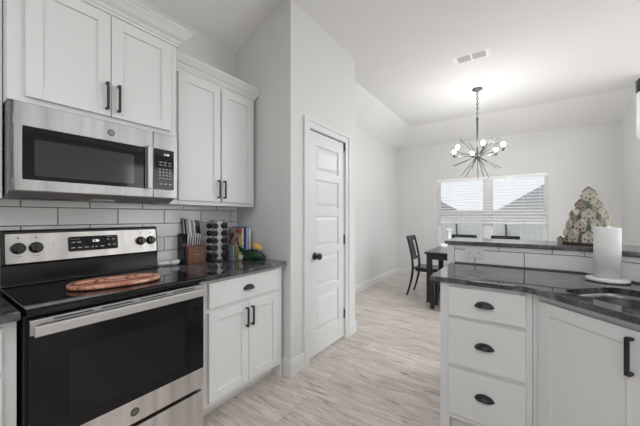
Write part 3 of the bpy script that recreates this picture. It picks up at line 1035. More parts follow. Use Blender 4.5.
# carved loops on its face
for cx, rr in ((-0.105, 0.062), (0.004, 0.082), (0.108, 0.060)):
    pts = [WMb @ Vector((cx + rr * 1.15 * math.cos(2 * math.pi * k_ / 28 + 0.4), rr * 0.85 * math.sin(2 * math.pi * k_ / 28 + 0.4), 0.0180)) for k_ in range(24)]
    b = MB()
    b.tube(pts, 0.0050, 6)
    b.build('carved_loop', 'board_dark', t)
    pts = [WMb @ Vector((cx + rr * 0.94 * math.cos(2 * math.pi * k_ / 28 + 0.4), rr * 0.70 * math.sin(2 * math.pi * k_ / 28 + 0.4), 0.0178)) for k_ in range(24)]
    MB().tube(pts, 0.0045, 6).build('pale_inlay', 'board_pale', t)

# white spoon rest on the counter just right of the range
t = thing('spoon_rest', 'white spoon rest with a long handle, between the range and knife block', 'spoon rest', (-2.06, 1.08, 0.9105), 0)
b = MB()
b.lathe((-2.062, 1.112, 0.9107), [(0.022, 0), (0.036, 0.008), (0.040, 0.030), (0.037, 0.034), (0.030, 0.014), (0.004, 0.010)], (0, 0, 1), 24)
b.tube([(-2.064, 1.092 - 0.0165 * k_, 0.926 + 0.0010 * k_) for k_ in range(7)], [0.013] * 7, 10)
b.build('dish', 'white_plastic', t)

# knife block
kx, ky = -2.005, 1.255
t = thing('knife_block', 'slanted black and walnut knife block full of knives, beside the range', 'knife block', (kx - 0.06, ky, 0.91))
fs_ = Frame((0, 1.180, 0), (1, 0, 0), (0, 1, 0))
MB().prism(fs_, [(-2.118, 0.9105), (-2.020, 0.9105), (-2.043, 1.06), (-2.085, 1.133), (-2.120, 1.128)], -0.010, 0.144).build('rear_block', 'black_wood', t, 0.002)
MB().prism(fs_, [(-2.019, 0.9105), (-1.995, 0.9105), (-1.995, 1.030), (-2.043, 1.046)], 0.004, 0.146).build('front_block', 'walnut', t, 0.002)
b = MB()
for k_ in range(6):
    b.fbox(FX(-1.995), 1.243 + k_ * 0.0055, 1.2468 + k_ * 0.0055, 0.972, 0.9765, 0, 0.0005)
b.build('maker_mark', 'legend', t)
def knife(p, q, r, handle, cat_label, group, long=True):
    p, q = Vector(p), Vector(q)
    o_ = thing('knife' if long else 'steak_knife', cat_label, 'knife', p, 0, group)
    d_ = (q - p)
    side = Vector((0, 1, 0))
    up = d_.normalized()
    out = side.cross(up).normalized()
    fr_ = Frame(p, side, out, up)
    ln = d_.length
    prof = [(-r * 0.8, 0.0), (r * 0.8, 0), (r * 0.75, ln * 0.35), (r * 1.0, ln * 0.72), (r * 1.05, ln * 0.93), (r * 0.5, ln), (-r * 0.7, ln * 0.98), (-r, ln * 0.9), (-r * 0.75, ln * 0.5)]
    MB().prism(fr_, prof, -r * 0.62, r * 0.62).build('handle', handle, o_, 0.0015)
    return o_
ords = ['leftmost', 'second from left', 'third from left', 'fourth from left', 'fifth from left', 'sixth from left', 'rightmost']
for k_ in range(7):
    y = 1.198 + k_ * 0.0192
    knife((-2.032, y, 1.042), (-2.012 - 0.012, y + 0.004, 1.132), 0.0064, 'steel_h', 'silver-handled steak knife, %s of the front row in the knife block' % ords[k_], 'steak knives in the block', False)
bk = [('nickel', -2.098, 1.205, 0.125, 'grey-handled long knife at the left back of the knife block'),
      ('nickel', -2.085, 1.222, 0.118, 'second grey-handled long knife, just right of the leftmost at the back'),
      ('steel', -2.08, 1.241, 0.105, 'bright-handled knife behind the steak knives, left of the black handles'),
      ('nickel', -2.085, 1.259, 0.106, 'grey-handled knife between two bright handles behind the steak knives'),
      ('steel', -2.08, 1.277, 0.104, 'bright-handled knife directly left of the two black handles in the block'),
      ('dark_plastic', -2.08, 1.296, 0.108, 'black-handled knife, left one of the two at the block right end'),
      ('dark_plastic', -2.08, 1.315, 0.104, 'black-handled knife at the far right back corner of the block')]
for mt, x, y, ln, lb in bk:
    p0 = Vector((x + 0.012, y, 1.125))
    knife(p0, p0 + Vector((-0.028, 0.004, ln)), 0.0112, mt, lb, 'long knives in the block')

# revolving spice rack with jars
rc = Vector((-1.985, 1.42, 0))
RZ0 = 0.910
t = thing('spice_rack', 'tall steel revolving spice rack with black-capped jars, beside knife block', 'spice rack', (rc.x, rc.y, RZ0))
MB().lathe((rc.x, rc.y, RZ0 + 0.0005), [(0.080, 0), (0.082, 0.004), (0.080, 0.012), (0.030, 0.016)], (0, 0, 1), 32).build('base', 'dark_plastic', t)
MB().lathe((rc.x, rc.y, 1.222), [(0.060, 0), (0.060, 0.008), (0.02, 0.012)], (0, 0, 1), 24).build('top_plate', 'steel', t)
MB().lathe((rc.x, rc.y, RZ0 + 0.016), [(0.008, 0), (0.008, 0.300)], (0, 0, 1), 12).build('post', 'steel', t)
vdir = math.atan2(-rc.y, -rc.x)                       # towards the camera
cols = [(-62, 'left'), (-12, 'centre'), (50, 'right'), (90, 'far right')]
for a in (-37, 19, 70):
    q = vdir + math.radians(a) 
    fr_ = Frame((rc.x, rc.y, 0), (-math.sin(q), math.cos(q), 0), (math.cos(q), math.sin(q), 0))
    w_ = 0.022 if a == 19 else 0.009
    MB().fbox(fr_, -w_, w_, RZ0 + 0.014, 1.223, 0.050, 0.053).build('side_plate', 'steel', t, 0.001)
jar0 = None
rowname = ['bottom row', 'second row up', 'middle row', 'second row down', 'top row']
for a, cn in cols:
    q = vdir + math.radians(a)
    for j in range(5):
        z = 0.957 + j * 0.0575
        lb = 'black-capped spice jar, %s of the %s column of the spice rack' % (rowname[j], cn)
        if jar0 is None:
            jar0 = thing('spice_jar', lb, 'jar', (0, 0, 0), 0, 'jars in the spice rack')
            MB().lathe((0.0, 0, 0), [(0.017, 0.012), (0.019, 0.016), (0.019, 0.056), (0.016, 0.058)], (1, 0, 0), 18).build('glass_body', 'micro_window', jar0)
            MB().lathe((0.0, 0, 0), [(0.021, 0.058), (0.022, 0.060), (0.022, 0.076), (0.020, 0.079), (0.014, 0.078)], (1, 0, 0), 20).build('cap', 'dark_plastic', jar0)
            jr = jar0
        else:
            jr = dup_tree(jar0)
        move(jr, (rc.x, rc.y, z), q, lb)
        jr['group'] = 'jars in the spice rack'

# books leaning on the pantry wall
def cookcover():
    m = base_mat('cookbook_cover', (0.6, 0.55, 0.52), 0.35)
    nt, N, L, B = nodes_of(m)
    vo = N.new('ShaderNodeTexVoronoi')
    vo.inputs['Scale'].default_value = 26
    L.new(coords(nt), vo.inputs['Vector'])
    r = ramp(nt, [(0.0, srgb(96, 16, 28)), (0.38, srgb(150, 36, 44)), (0.50, srgb(190, 176, 174)), (0.8, srgb(160, 152, 156))])
    L.new(vo.outputs['Distance'], r.inputs['Fac'])
    mx = N.new('ShaderNodeMix')
    mx.data_type = 'RGBA'
    L.new(r.outputs['Color'], mx.inputs[6])
    L.new(vo.outputs['Color'], mx.inputs[7])
    mx.inputs[0].default_value = 0.03
    L.new(mx.outputs[2], B.inputs['Base Color'])
    return m
M['cookcover'] = cookcover()
M['blue'] = paint('blue_cover', srgb(70, 100, 170), 0.4)
M['yellow'] = paint('yellow_cover', srgb(225, 205, 90), 0.4)
M['orange'] = paint('orange_cover', srgb(214, 96, 50), 0.4)
M['green'] = paint('green_bag_film', srgb(18, 54, 36), 0.3, 0.6, 30)
M['banana'] = paint('yellow_snack', srgb(226, 176, 84), 0.5)
M['striped'] = paint('grey_wire', srgb(182, 189, 195), 0.4)
def book(x0, x1, y0, th, z1, mat, label, spine=None):
    o_ = thing('book', label, 'book', ((x0 + x1) / 2, y0 + th / 2, 0.91), 0, 'books by the pantry wall')
    MB().box((x0, y0, 0.9105), (x1, y0 + 0.003, z1)).box((x0, y0 + th - 0.003, 0.9105), (x1, y0 + th, z1)).box((x0, y0, 0.9105), (x0 + 0.003, y0 + th, z1)).build('cover', mat, o_)
    MB().box((x0 + 0.003, y0 + 0.003, 0.914), (x1 - 0.004, y0 + th - 0.003, z1 - 0.004)).build('pages', 'paper', o_)
    return o_
bk1 = book(-2.060, -1.892, 1.590, 0.022, 1.168, 'cookcover', 'cookbook with red fruit on its pale cover, front of the books')
MB().fbox(FY(1.590), -1.924, -1.893, 1.020, 1.125, 0, 0.0006).build('cover_picture', 'yellow', bk1)
MB().lathe((-1.915, 1.590, 1.135), [(0.026, 0), (0.026, 0.0006)], (0, -1, 0), 20).build('cover_roundel', 'orange', bk1)
book(-2.050, -1.872, 1.620, 0.020, 1.174, 'blue', 'blue book standing directly behind the red fruit cookbook')
book(-2.045, -1.868, 1.646, 0.016, 1.160, 'white_plastic', 'white book at the back, behind the blue book')
book(-1.950, -1.878, 1.570, 0.014, 1.010, 'yellow', 'small yellow book in front of the cookbook, beside green bag')

# small louvred holder in front of the books
t = thing('napkin_holder', 'small grey wire napkin holder between the spice rack and green bag', 'holder', (-1.93, 1.52, 0.91))
b = MB()
for k_ in range(9):
    z = 0.918 + k_ * 0.0125
    b.fbox(FY(1.545), -2.012, -1.906, z, z + 0.006, 0, 0.004)
    b.fbox(FY(1.515), -2.000, -1.894, z, z + 0.006, 0, 0.004)
for x in (-2.006, -1.90):
    b.rod((x, 1.512, 0.9105), (x, 1.512, 1.03), 0.0025).rod((x, 1.543, 0.9105), (x, 1.543, 1.03), 0.0025)
b.box((-2.012, 1.510, 0.9105), (-1.896, 1.546, 0.915))
b.build('wire_frame', 'striped', t)
MB().box((-2.004, 1.519, 0.9155), (-1.902, 1.539, 1.02)).build('napkin_stack', 'grey_plastic', t)

# green snack bag lying with its top open
t = thing('snack_bag', 'crumpled dark green bag with white label, by the pantry wall', 'bag', (-1.80, 1.60, 0.91), 0)
b = MB()
vs, fc = [], []
nu, nv = 22, 12
rnd = random.Random(3)
for j in range(nv + 1):
    tt = j / nv
    for i in range(nu):
        q = 2 * math.pi * i / nu
        rx = 0.100 * (math.sin(math.pi * min(0.999, 0.10 + 0.86 * tt)) ** 0.55)
        rz = 0.052 * (1.0 - 0.45 * tt) * (math.sin(math.pi * min(0.999, 0.12 + 0.80 * tt)) ** 0.5)
        x = -1.815 + 0.105 * tt
        wob = 1 + 0.10 * math.sin(5 * q + 4 * tt) + 0.06 * rnd.uniform(-1, 1)
        vs.append((x + 0.006 * rnd.uniform(-1, 1), 1.535 + 0.135 * tt + rx * 0.38 * math.cos(q) * wob, 0.911 + rz * (1 + math.sin(q) * wob) * 0.98))
for j in range(nv):
    for i in range(nu):
        fc.append((j * nu + i, j * nu + (i + 1) % nu, (j + 1) * nu + (i + 1) % nu, (j + 1) * nu + i))
b.add(vs, fc, 0, True)
b.add(vs[:nu], [list(range(nu))[::-1]]).add(vs[-nu:], [list(range(nu))])
b.build('bag_body', 'green', t)
MB().prism(FY(1.500), [(-1.825, 0.925), (-1.780, 0.925), (-1.768, 0.958), (-1.810, 0.962)], 0, 0.001).build('label_patch', 'white_plastic', t)
MB().prism(Frame((-1.79, 1.53, 0.975), (0.92, 0.3, -0.2), (0.3, -0.92, 0.2)), [(-0.045, 0.0), (0.05, -0.02), (0.035, 0.018), (0.0, 0.025), (-0.055, 0.045)], -0.006, 0.006).build('bag_flap', 'green', t)
t2 = thing('snack_pouch', 'yellow-orange snack pouch lying on top of the green bag', 'pouch', (-1.80, 1.63, 0.98))
b = MB()
vs, fc = [], []
for j in range(9):
    tt = j / 8
    for i in range(14):
        q = 2 * math.pi * i / 14
        w_ = math.sin(math.pi * (0.06 + 0.88 * tt)) ** 0.5
        vs.append((-1.785 + 0.085 * tt, 1.620 + 0.032 * w_ * math.cos(q), 1.034 - 0.03 * tt + 0.020 * w_ * math.sin(q)))
for j in range(8):
    for i in range(14):
        fc.append((j * 14 + i, j * 14 + (i + 1) % 14, (j + 1) * 14 + (i + 1) % 14, (j + 1) * 14 + i))
b.add(vs, fc, 0, True).add(vs[:14], [list(range(14))[::-1]]).add(vs[-14:], [list(range(14))])
b.build('pouch', 'banana', t2)

# ------------------------------------------------------------------ things on the peninsula
# paper towels
tc = Vector((0.388, 2.168, 0.910))
t = thing('paper_towel_holder', 'white paper towel roll on a round white stand, by the sink', 'paper towels', tc)
MB().lathe(tc, [(0.085, 0.0), (0.085, 0.003)], (0, 0, 1), 40).build('foot_pad', 'dark_plastic', t)
MB().lathe(tc, [(0.087, 0.003), (0.089, 0.007), (0.089, 0.015), (0.085, 0.019), (0.0655, 0.021)], (0, 0, 1), 48).build('stand', 'white_plastic', t)
MB().lathe((tc.x, tc.y, tc.z + 0.021), [(0.009, 0), (0.009, 0.272), (0.005, 0.276)], (0, 0, 1), 16).build('post', 'white_plastic', t)
b = MB()
z0, z1, ro, ri = tc.z + 0.022, tc.z + 0.2885, 0.0545, 0.020
n = 48
v = [(tc.x + r_ * math.cos(2 * math.pi * k_ / n), tc.y + r_ * math.sin(2 * math.pi * k_ / n), z) for r_, z in ((ro, z0), (ro, z1), (ri, z1), (ri, z0)) for k_ in range(n)]
for j in range(4):
    b.add(v, [(j * n + k_, j * n + (k_ + 1) % n, ((j + 1) % 4) * n + (k_ + 1) % n, ((j + 1) % 4) * n + k_) for k_ in range(n)], 0, j in (0, 2))
b.build('towel_roll', 'paper', t)

# village of little houses stacked like a tree
M['house_cream'] = paint('cream_house', srgb(206, 201, 188), 0.6)
M['house_grey'] = paint('grey_house', srgb(168, 162, 150), 0.6)
M['house_roof'] = paint('house_roof_brown', srgb(120, 112, 104), 0.7)
M['house_snow'] = paint('house_roof_pale', srgb(212, 206, 190), 0.7)
M['house_red'] = paint('house_brick', srgb(142, 92, 72), 0.7)
M['pine'] = paint('grey_green_pine', srgb(110, 126, 118), 0.8, 0.6, 60)
M['village_base'] = paint('village_base_wood', srgb(84, 66, 54), 0.6)
vc = Vector((0.376, 2.60, 1.076))
t = thing('house_village', 'tree-shaped stack of tiny cream houses standing on bar ledge', 'decoration', vc)
MB().lathe(vc, [(0.138, 0), (0.140, 0.004), (0.140, 0.013), (0.136, 0.016)], (0, 0, 1), 32).build('base', 'village_base', t)
tiers = [(0.016, 0.122, 9), (0.086, 0.108, 8), (0.154, 0.088, 6), (0.222, 0.060, 4), (0.286, 0.028, 2)]
for z, r_, n_h in tiers[1:]:
    pass
cone = MB().lathe((vc.x, vc.y, vc.z + 0.016), [(0.094, 0), (0.088, 0.070), (0.082, 0.070), (0.074, 0.138), (0.068, 0.138), (0.054, 0.206), (0.046, 0.206), (0.026, 0.274), (0.018, 0.284)], (0, 0, 1), 24).build('core', 'house_grey', t)
def mini_house(q, r_, z, w_, h_, dp, wallm, roofm, side=0):
    o_ = Vector((vc.x + r_ * math.cos(q), vc.y + r_ * math.sin(q), vc.z + z))
    fr_ = Frame(o_, (-math.sin(q), math.cos(q), 0), (math.cos(q), math.sin(q), 0))
    b_ = MB()
    g_ = h_ * 0.42
    b_.prism(fr_, [(-w_ / 2, 0), (w_ / 2, 0), (w_ / 2, h_ - g_), (0, h_), (-w_ / 2, h_ - g_)], -dp, 0)
    hs = b_.build('house', wallm, t)
    b_ = MB()
    for sg in (-1, 1):
        a_, c_ = (sg * (w_ / 2 + 0.006), h_ - g_ - 0.005), (0, h_)
        b_.prism(fr_, [a_, c_, (0, h_ + 0.006), (a_[0], a_[1] + 0.006)][::sg], -dp, 0.005)
    b_.build('roof', roofm, hs)
    b_ = MB()
    b_.fbox(fr_, -0.006, 0.006, 0.002, 0.022, 0, 0.001)
    b_.fbox(fr_, -w_ * 0.36, -w_ * 0.2, 0.014, 0.026, 0, 0.001).fbox(fr_, w_ * 0.2, w_ * 0.36, 0.014, 0.026, 0, 0.001).fbox(fr_, -0.005, 0.005, h_ - g_ - 0.004, h_ - g_ + 0.008, 0, 0.001)
    b_.build('house_window', 'house_roof', hs)
fq = math.atan2(-vc.y, -vc.x)
rr_ = random.Random(11)
for ti, (z, r_, n_h) in enumerate(tiers):
    for k_ in range(n_h):
        q = fq + 2 * math.pi * (k_ + (0.5 if ti % 2 else 0.0)) / n_h + (0.25 if ti == 4 else 0)
        mini_house(q, r_ + rr_.uniform(-0.004, 0.004), z, rr_.uniform(0.058, 0.068), rr_.uniform(0.070, 0.080), 0.05 if r_ > 0.05 else 0.03, rr_.choice(['house_cream', 'house_cream', 'house_grey']), rr_.choice(['house_snow', 'house_snow', 'house_snow', 'house_roof']))
        q2 = q + math.pi / n_h
        p = Vector((vc.x + (r_ - 0.004) * math.cos(q2), vc.y + (r_ - 0.004) * math.sin(q2), vc.z + z))
        if n_h > 2:
            MB().lathe(p, [(0.002, 0), (0.002, 0.006), (0.014, 0.008), (0.009, 0.026), (0.011, 0.028), (0.006, 0.046), (0.007, 0.048), (0.001, 0.066)], (0, 0, 1), 10).build('miniature_pine', 'pine', t)
mini_house(fq, 0.020, 0.312, 0.056, 0.066, 0.04, 'house_cream', 'house_roof')
# single little lantern house left of it
vc2 = vc
t3 = thing('lantern_house', 'tiny grey house ornament at the left foot of the house stack', 'ornament', (0.222, 2.55, 1.076))
fr_ = Frame((0.222, 2.55, 1.0762), (0.95, -0.3, 0), (-0.3, -0.95, 0))
MB().prism(fr_, [(-0.014, 0), (0.014, 0), (0.014, 0.030), (0, 0.046), (-0.014, 0.030)], -0.03, 0).build('house', 'house_grey', t3)
b = MB()
for sg in (-1, 1):
    b.prism(fr_, [(sg * 0.018, 0.026), (0, 0.046), (0, 0.050), (sg * 0.018, 0.030)][::sg], -0.032, 0.003)
b.fbox(fr_, -0.003, 0.003, 0.008, 0.02, 0, 0.001)
b.build('roof', 'house_roof', t3)

# ------------------------------------------------------------------ dining room
# blind
t = thing('window_blind', 'white horizontal slat blind half lowered in the wide window', 'blind', (-0.49, YB + 0.025, 1.12))
bx0, bx1 = WX0 + 0.035, WX1 - 0.035
MB().box((WX0 + 0.002, YB - 0.002, 1.950), (WX1 - 0.002, YB + 0.046, 2.004)).build('headrail', 'slat', t, 0.003)
b = MB()
nsl = 14
for k_ in range(nsl):
    z = 1.200 + k_ * 0.0548
    v = []
    for j in range(5):
        q = (j / 4 - 0.5)
        v.append((q * 0.048, 0.003 * (1 - 4 * q * q)))
    pts = [(a_, c_ + 0.0022) for a_, c_ in v] + [(a_, c_) for a_, c_ in v[::-1]]
    tl = math.radians(14)                              # room edge tipped down
    fr_ = Frame((bx0, YB + 0.022, z), (0, math.cos(tl), math.sin(tl)), (1, 0, 0), (0, -math.sin(tl), math.cos(tl)))
    b.prism(fr_, pts, 0, bx1 - bx0, 0)
sl = b.build('slats', 'slat', t)
MB().box((bx0, YB - 0.001, 1.126), (bx1, YB + 0.045, 1.166)).build('bottom_rail', 'slat', t, 0.004)
for x in (-1.15, -0.72, -0.27, 0.05, 0.28):
    MB().rod((x, YB - 0.004, 1.126), (x, YB - 0.004, 1.96), 0.0022, None, 6).build('ladder_cord', 'vinyl', t)

# dining table
TX0, TX1, TY0, TY1 = -1.155, 0.45, 4.345, 5.22
t = thing('dining_table', 'black rectangular dining table in front of the window', 'table', ((TX0 + TX1) / 2, (TY0 + TY1) / 2, 0))
MB().box((TX0, TY0, 0.712), (TX1, TY1, 0.740)).build('tabletop', 'black_wood', t, 0.004)
b = MB()
i = 0.05
b.box((TX0 + i, TY0 + i, 0.63), (TX1 - i, TY0 + i + 0.022, 0.712)).box((TX0 + i, TY1 - i - 0.022, 0.63), (TX1 - i, TY1 - i, 0.712))
b.box((TX0 + i, TY0 + i, 0.63), (TX0 + i + 0.022, TY1 - i, 0.712)).box((TX1 - i - 0.022, TY0 + i, 0.63), (TX1 - i, TY1 - i, 0.712))
b.build('apron', 'black_wood', t)
for x in (TX0 + 0.025, TX1 - 0.095):
    for y in (TY0 + 0.025, TY1 - 0.095):
        MB().box((x, y, 0), (x + 0.07, y + 0.07, 0.712)).build('leg', 'black_wood', t, 0.003)

# bench along the near side
t = thing('dining_bench', 'black backless bench pushed to the near side of the table', 'bench', (-0.4, 4.25, 0))
MB().box((-1.03, 4.06, 0.430), (0.35, 4.36, 0.455)).build('seat', 'black_wood', t, 0.004)
MB().box((-0.99, 4.09, 0.37), (0.31, 4.11, 0.43)).box((-0.99, 4.31, 0.37), (0.31, 4.33, 0.43)).build('apron', 'black_wood', t)
for x in (-1.005, 0.275):
    for y in (4.08, 4.29):
        MB().box((x, y, 0), (x + 0.05, y + 0.05, 0.43)).build('leg', 'black_wood', t, 0.002)

# dining chairs: one built facing +X, then copied
def make_chair(label, loc, rz):
    t = thing('dining_chair', label, 'chair', loc, rz, 'black dining chairs')
    W = WM[t.name]
    T = lambda pts: [W @ Vector(p) for p in pts]
    # seat
    b = MB()
    n_ = 8
    pl = [(0.42, -0.215), (0.42, 0.215), (0.0, 0.19), (0.0, -0.19)]
    fr_ = Frame(W @ Vector((0, 0, 0)), W.to_3x3() @ Vector((1, 0, 0)), (0, 0, 1), W.to_3x3() @ Vector((0, 1, 0)))
    b.prism(fr_, [(a_, c_) for a_, c_ in pl], 0.435, 0.462)
    b.prism(fr_, [(0.40, -0.19), (0.40, 0.19), (0.02, 0.17), (0.02, -0.17)], 0.395, 0.435)
    b.build('seat', 'black_wood', t, 0.006)
    for sy in (-1, 1):
        y = sy * 0.185
        # sabre-curved rear post: floor to top
        pts = [(-0.105, y, 0.0), (-0.062, y, 0.14), (-0.025, y, 0.30), (-0.010, y, 0.44), (-0.022, y, 0.60), (-0.058, y, 0.78), (-0.100, y, 0.945)]
        b = MB()
        vs, fc = [], []
        for px_, py_, pz_ in pts:
            w_ = 0.018 if 0.2 < pz_ < 0.6 else 0.0145
            for dx, dy in ((-w_, -0.013), (w_, -0.013), (w_, 0.013), (-w_, 0.013)):
                vs.append(W @ Vector((px_ + dx, py_ + dy, pz_)))
        for j in range(len(pts) - 1):
            for k_ in range(4):
                fc.append((j * 4 + k_, j * 4 + (k_ + 1) % 4, (j + 1) * 4 + (k_ + 1) % 4, (j + 1) * 4 + k_))
        b.add(vs, fc).add(vs[:4], [(3, 2, 1, 0)]).add(vs[-4:], [(0, 1, 2, 3)])
        b.build('leg', 'black_wood', t, 0.003)
        yf_ = sy * 0.19
        b = MB()
        v8 = T([(0.375 + a_ * s_, yf_ + c_ * s_, z) for z, s_ in ((0.0, 0.8), (0.40, 1.2)) for a_, c_ in ((-0.017, -0.017), (0.017, -0.017), (0.017, 0.017), (-0.017, 0.017))])
        b.add(v8, [(3, 2, 1, 0), (4, 5, 6, 7), (0, 1, 5, 4), (1, 2, 6, 5), (2, 3, 7, 6), (3, 0, 4, 7)])
        b.build('leg', 'black_wood', t, 0.003)
    # curved rails
    def rail(z0, z1, bow, th, name):
        b = MB()
        vs, fc = [], []
        m_ = 10
        xz = lambda z: -0.022 - (z - 0.60) * 0.226
        for j in range(m_ + 1):
            y = -0.178 + 0.356 * j / m_
            bx = -bow * (1 - (2 * j / m_ - 1) ** 2)
            for a_, z in ((-th / 2, z0), (th / 2, z0), (th / 2, z1), (-th / 2, z1)):
                vs.append(W @ Vector((xz(z) + bx + a_, y, z)))
        for j in range(m_):
            for k_ in range(4):
                fc.append((j * 4 + k_, j * 4 + (k_ + 1) % 4, (j + 1) * 4 + (k_ + 1) % 4, (j + 1) * 4 + k_))
        b.add(vs, fc).add(vs[:4], [(3, 2, 1, 0)]).add(vs[-4:], [(0, 1, 2, 3)])
        return b.build(name, 'black_wood', t, 0.002)
    rail(0.865, 0.945, 0.022, 0.020, 'top_rail')
    rail(0.565, 0.605, 0.015, 0.018, 'lower_rail')
    for y, w_ in ((-0.085, 0.014), (0.0, 0.040), (0.085, 0.014)):
        b = MB()
        v8 = T([(x - 0.015 + a_, y + c_, z) for x, z in ((-0.020, 0.60), (-0.085, 0.87)) for a_, c_ in ((-0.006, -w_), (0.006, -w_), (0.006, w_), (-0.006, w_))])
        b.add(v8, [(3, 2, 1, 0), (4, 5, 6, 7), (0, 1, 5, 4), (1, 2, 6, 5), (2, 3, 7, 6), (3, 0, 4, 7)])
        b.build('splat', 'black_wood', t, 0.002)
    return t
ch = make_chair('black slat-back chair at the left head of the dining table', (-1.385, 4.775, 0), 0.0)
for x, lb in ((-0.80, 'black chair on window side of table, only top rail shows, left one'), (-0.198, 'black chair on window side of table, only top rail shows, right one')):
    c = dup_tree(ch)
    move(c, (x, 5.46, 0), -math.pi / 2, lb)

# chandelier
hub = Vector((-0.472, 4.395, 2.072))
t = thing('chandelier', 'dark metal sputnik chandelier with glowing round bulbs over the table', 'chandelier', (hub.x, hub.y, hub.z))
MB().lathe((hub.x, hub.y, ZC), [(0.062, 0.0), (0.062, -0.012), (0.040, -0.026), (0.012, -0.034), (0.010, -0.05)], (0, 0, 1), 28).build('canopy', 'nickel', t)
b = MB()
zc = 2.935
kq = 0
while zc > 2.59:
    q = (kq % 2) * math.pi / 2
    pts = [(hub.x + 0.011 * math.cos(q) * math.cos(a_), hub.y + 0.011 * math.sin(q) * math.cos(a_), zc - 0.018 + 0.021 * math.sin(a_)) for a_ in [2 * math.pi * k_ / 12 for k_ in range(13)]]
    b.tube(pts, 0.0042, 6)
    zc -= 0.034
    kq += 1
b.build('chain', 'nickel', t)
MB().rod((hub.x, hub.y, hub.z), (hub.x, hub.y, 2.57), 0.011).lathe((hub.x, hub.y, 2.555), [(0.016, 0), (0.016, 0.02), (0.006, 0.03)], (0, 0, 1), 16).build('stem', 'nickel', t)
MB().sphere(hub, 0.036, 20, 12).build('hub', 'nickel', t)
cd = Vector((-hub.x, -hub.y, 0)).normalized()               # towards the kitchen
rt = Vector((-cd.y, cd.x, 0))
for a in (78, 18, -42, -102, -162, 138):
    q = math.radians(a)
    dv = rt * math.cos(q) + cd * math.sin(q)
    e = hub + dv * 0.305 + Vector((0, 0, 0.035))
    arm = MB().rod(hub, e, 0.0055, None, 10).rod(e - Vector((0, 0, 0.012)), e + Vector((0, 0, 0.010)), 0.010, None, 12).build('arm', 'nickel', t)
    MB().lathe(e, [(0.006, 0.008), (0.018, 0.012), (0.019, 0.018), (0.014, 0.022), (0.014, 0.048)], (0, 0, 1), 14).build('socket', 'nickel', arm)
    MB().lathe(e, [(0.010, 0.046), (0.013, 0.051), (0.019, 0.062), (0.0215, 0.073), (0.019, 0.084), (0.011, 0.092), (0.002, 0.095)], (0, 0, 1), 18).build('bulb', 'bulb', arm)
# spikes
sp = [(-58, 26), (-48, 26), (40, 20), (-38, -30), (33, -20), (60, 34), (-68, 0), (-52, -50), (-70, 60), (70, -20), (35, 62), (30, 200)]
for k_ in range(22):
    zz_ = [-0.90, -0.72, -0.55, -0.80, -0.40, 0.62, 0.75, -0.62, 0.45, -0.30, 0.55][k_ % 11]
    q = math.radians(k_ * 137.5 + 20)
    rr = math.sqrt(1 - zz_ * zz_)
    dv = Vector((rr * math.cos(q), rr * math.sin(q), zz_))
    MB().rod(hub + dv * 0.02, hub + dv * 0.325, 0.0052, 0.0038, 8).build('spike', 'nickel', t)

# ceiling vent
t = thing('ceiling_vent', 'white rectangular air vent with two louvre panels in the ceiling', 'vent', (-0.43, 3.475, ZC))
b = MB()
x0, x1, y0, y1 = -0.605, -0.255, 3.388, 3.566
zt, zb = ZC, ZC - 0.0035
for q in ((x0, y0, x1, y0 + 0.022), (x0, y1 - 0.022, x1, y1), (x0, y0 + 0.022, x0 + 0.040, y1 - 0.022), (x1 - 0.040, y0 + 0.022, x1, y1 - 0.022), ((x0 + x1) / 2 - 0.008, y0 + 0.022, (x0 + x1) / 2 + 0.008, y1 - 0.022)):
    b.box((q[0], q[1], zb), (q[2], q[3], zt))
b.build('frame', 'vinyl', t)
for xa, xb in ((x0 + 0.040, (x0 + x1) / 2 - 0.008), ((x0 + x1) / 2 + 0.008, x1 - 0.040)):
    b = MB()
    for k_ in range(7):
        y = y0 + 0.028 + k_ * 0.018
        b.add([(xa, y, zt - 0.001), (xb, y, zt - 0.001), (xb, y + 0.014, zb + 0.001), (xa, y + 0.014, zb + 0.001), (xa, y + 0.002, zt - 0.001), (xb, y + 0.002, zt - 0.001), (xb, y + 0.016, zb + 0.001), (xa, y + 0.016, zb + 0.001)], [(0, 1, 2, 3), (4, 5, 6, 7), (0, 1, 5, 4), (3, 2, 6, 7)])
    b.build('louvre', 'vent_dark', t)

# pendant lamp at the right edge, over the bar
def pendant_glass():
    m = base_mat('seeded_white_glass', (0.86, 0.86, 0.86), 0.25)
    nt, N, L, B = nodes_of(m)
    vo = N.new('ShaderNodeTexVoronoi')
    vo.inputs['Scale'].default_value = 70
    L.new(coords(nt), vo.inputs['Vector'])
    bp = N.new('ShaderNodeBump')
    bp.inputs['Strength'].default_value = 0.8
    bp.inputs['Distance'].default_value = 0.004
    L.new(vo.outputs['Distance'], bp.inputs['Height'])
    L.new(bp.outputs['Normal'], B.inputs['Normal'])
    B.inputs['Emission Color'].default_value = (1, 0.98, 0.95, 1)
    B.inputs['Emission Strength'].default_value = 0.35
    return m
M['seeded'] = pendant_glass()
pc = Vector((0.592, 2.33, 1.78))
t = thing('pendant_lamp', 'pendant lamp with black cap and white textured glass, right edge', 'pendant lamp', pc)
MB().lathe((pc.x, pc.y, ZC), [(0.06, 0), (0.06, -0.02), (0.05, -0.025), (0.006, -0.027)], (0, 0, 1), 24).build('canopy', 'black_metal', t)
MB().rod((pc.x, pc.y, 2.02), (pc.x, pc.y, ZC - 0.02), 0.006).build('stem', 'black_metal', t)
MB().lathe((pc.x, pc.y, 1.950), [(0.058, 0), (0.060, 0.004), (0.060, 0.066), (0.054, 0.074), (0.012, 0.078)], (0, 0, 1), 32).build('cap', 'black_metal', t)
MB().lathe((pc.x, pc.y, 1.700), [(0.050, 0), (0.056, 0.004), (0.056, 0.250)], (0, 0, 1), 32).build('lamp_shade', 'seeded', t)

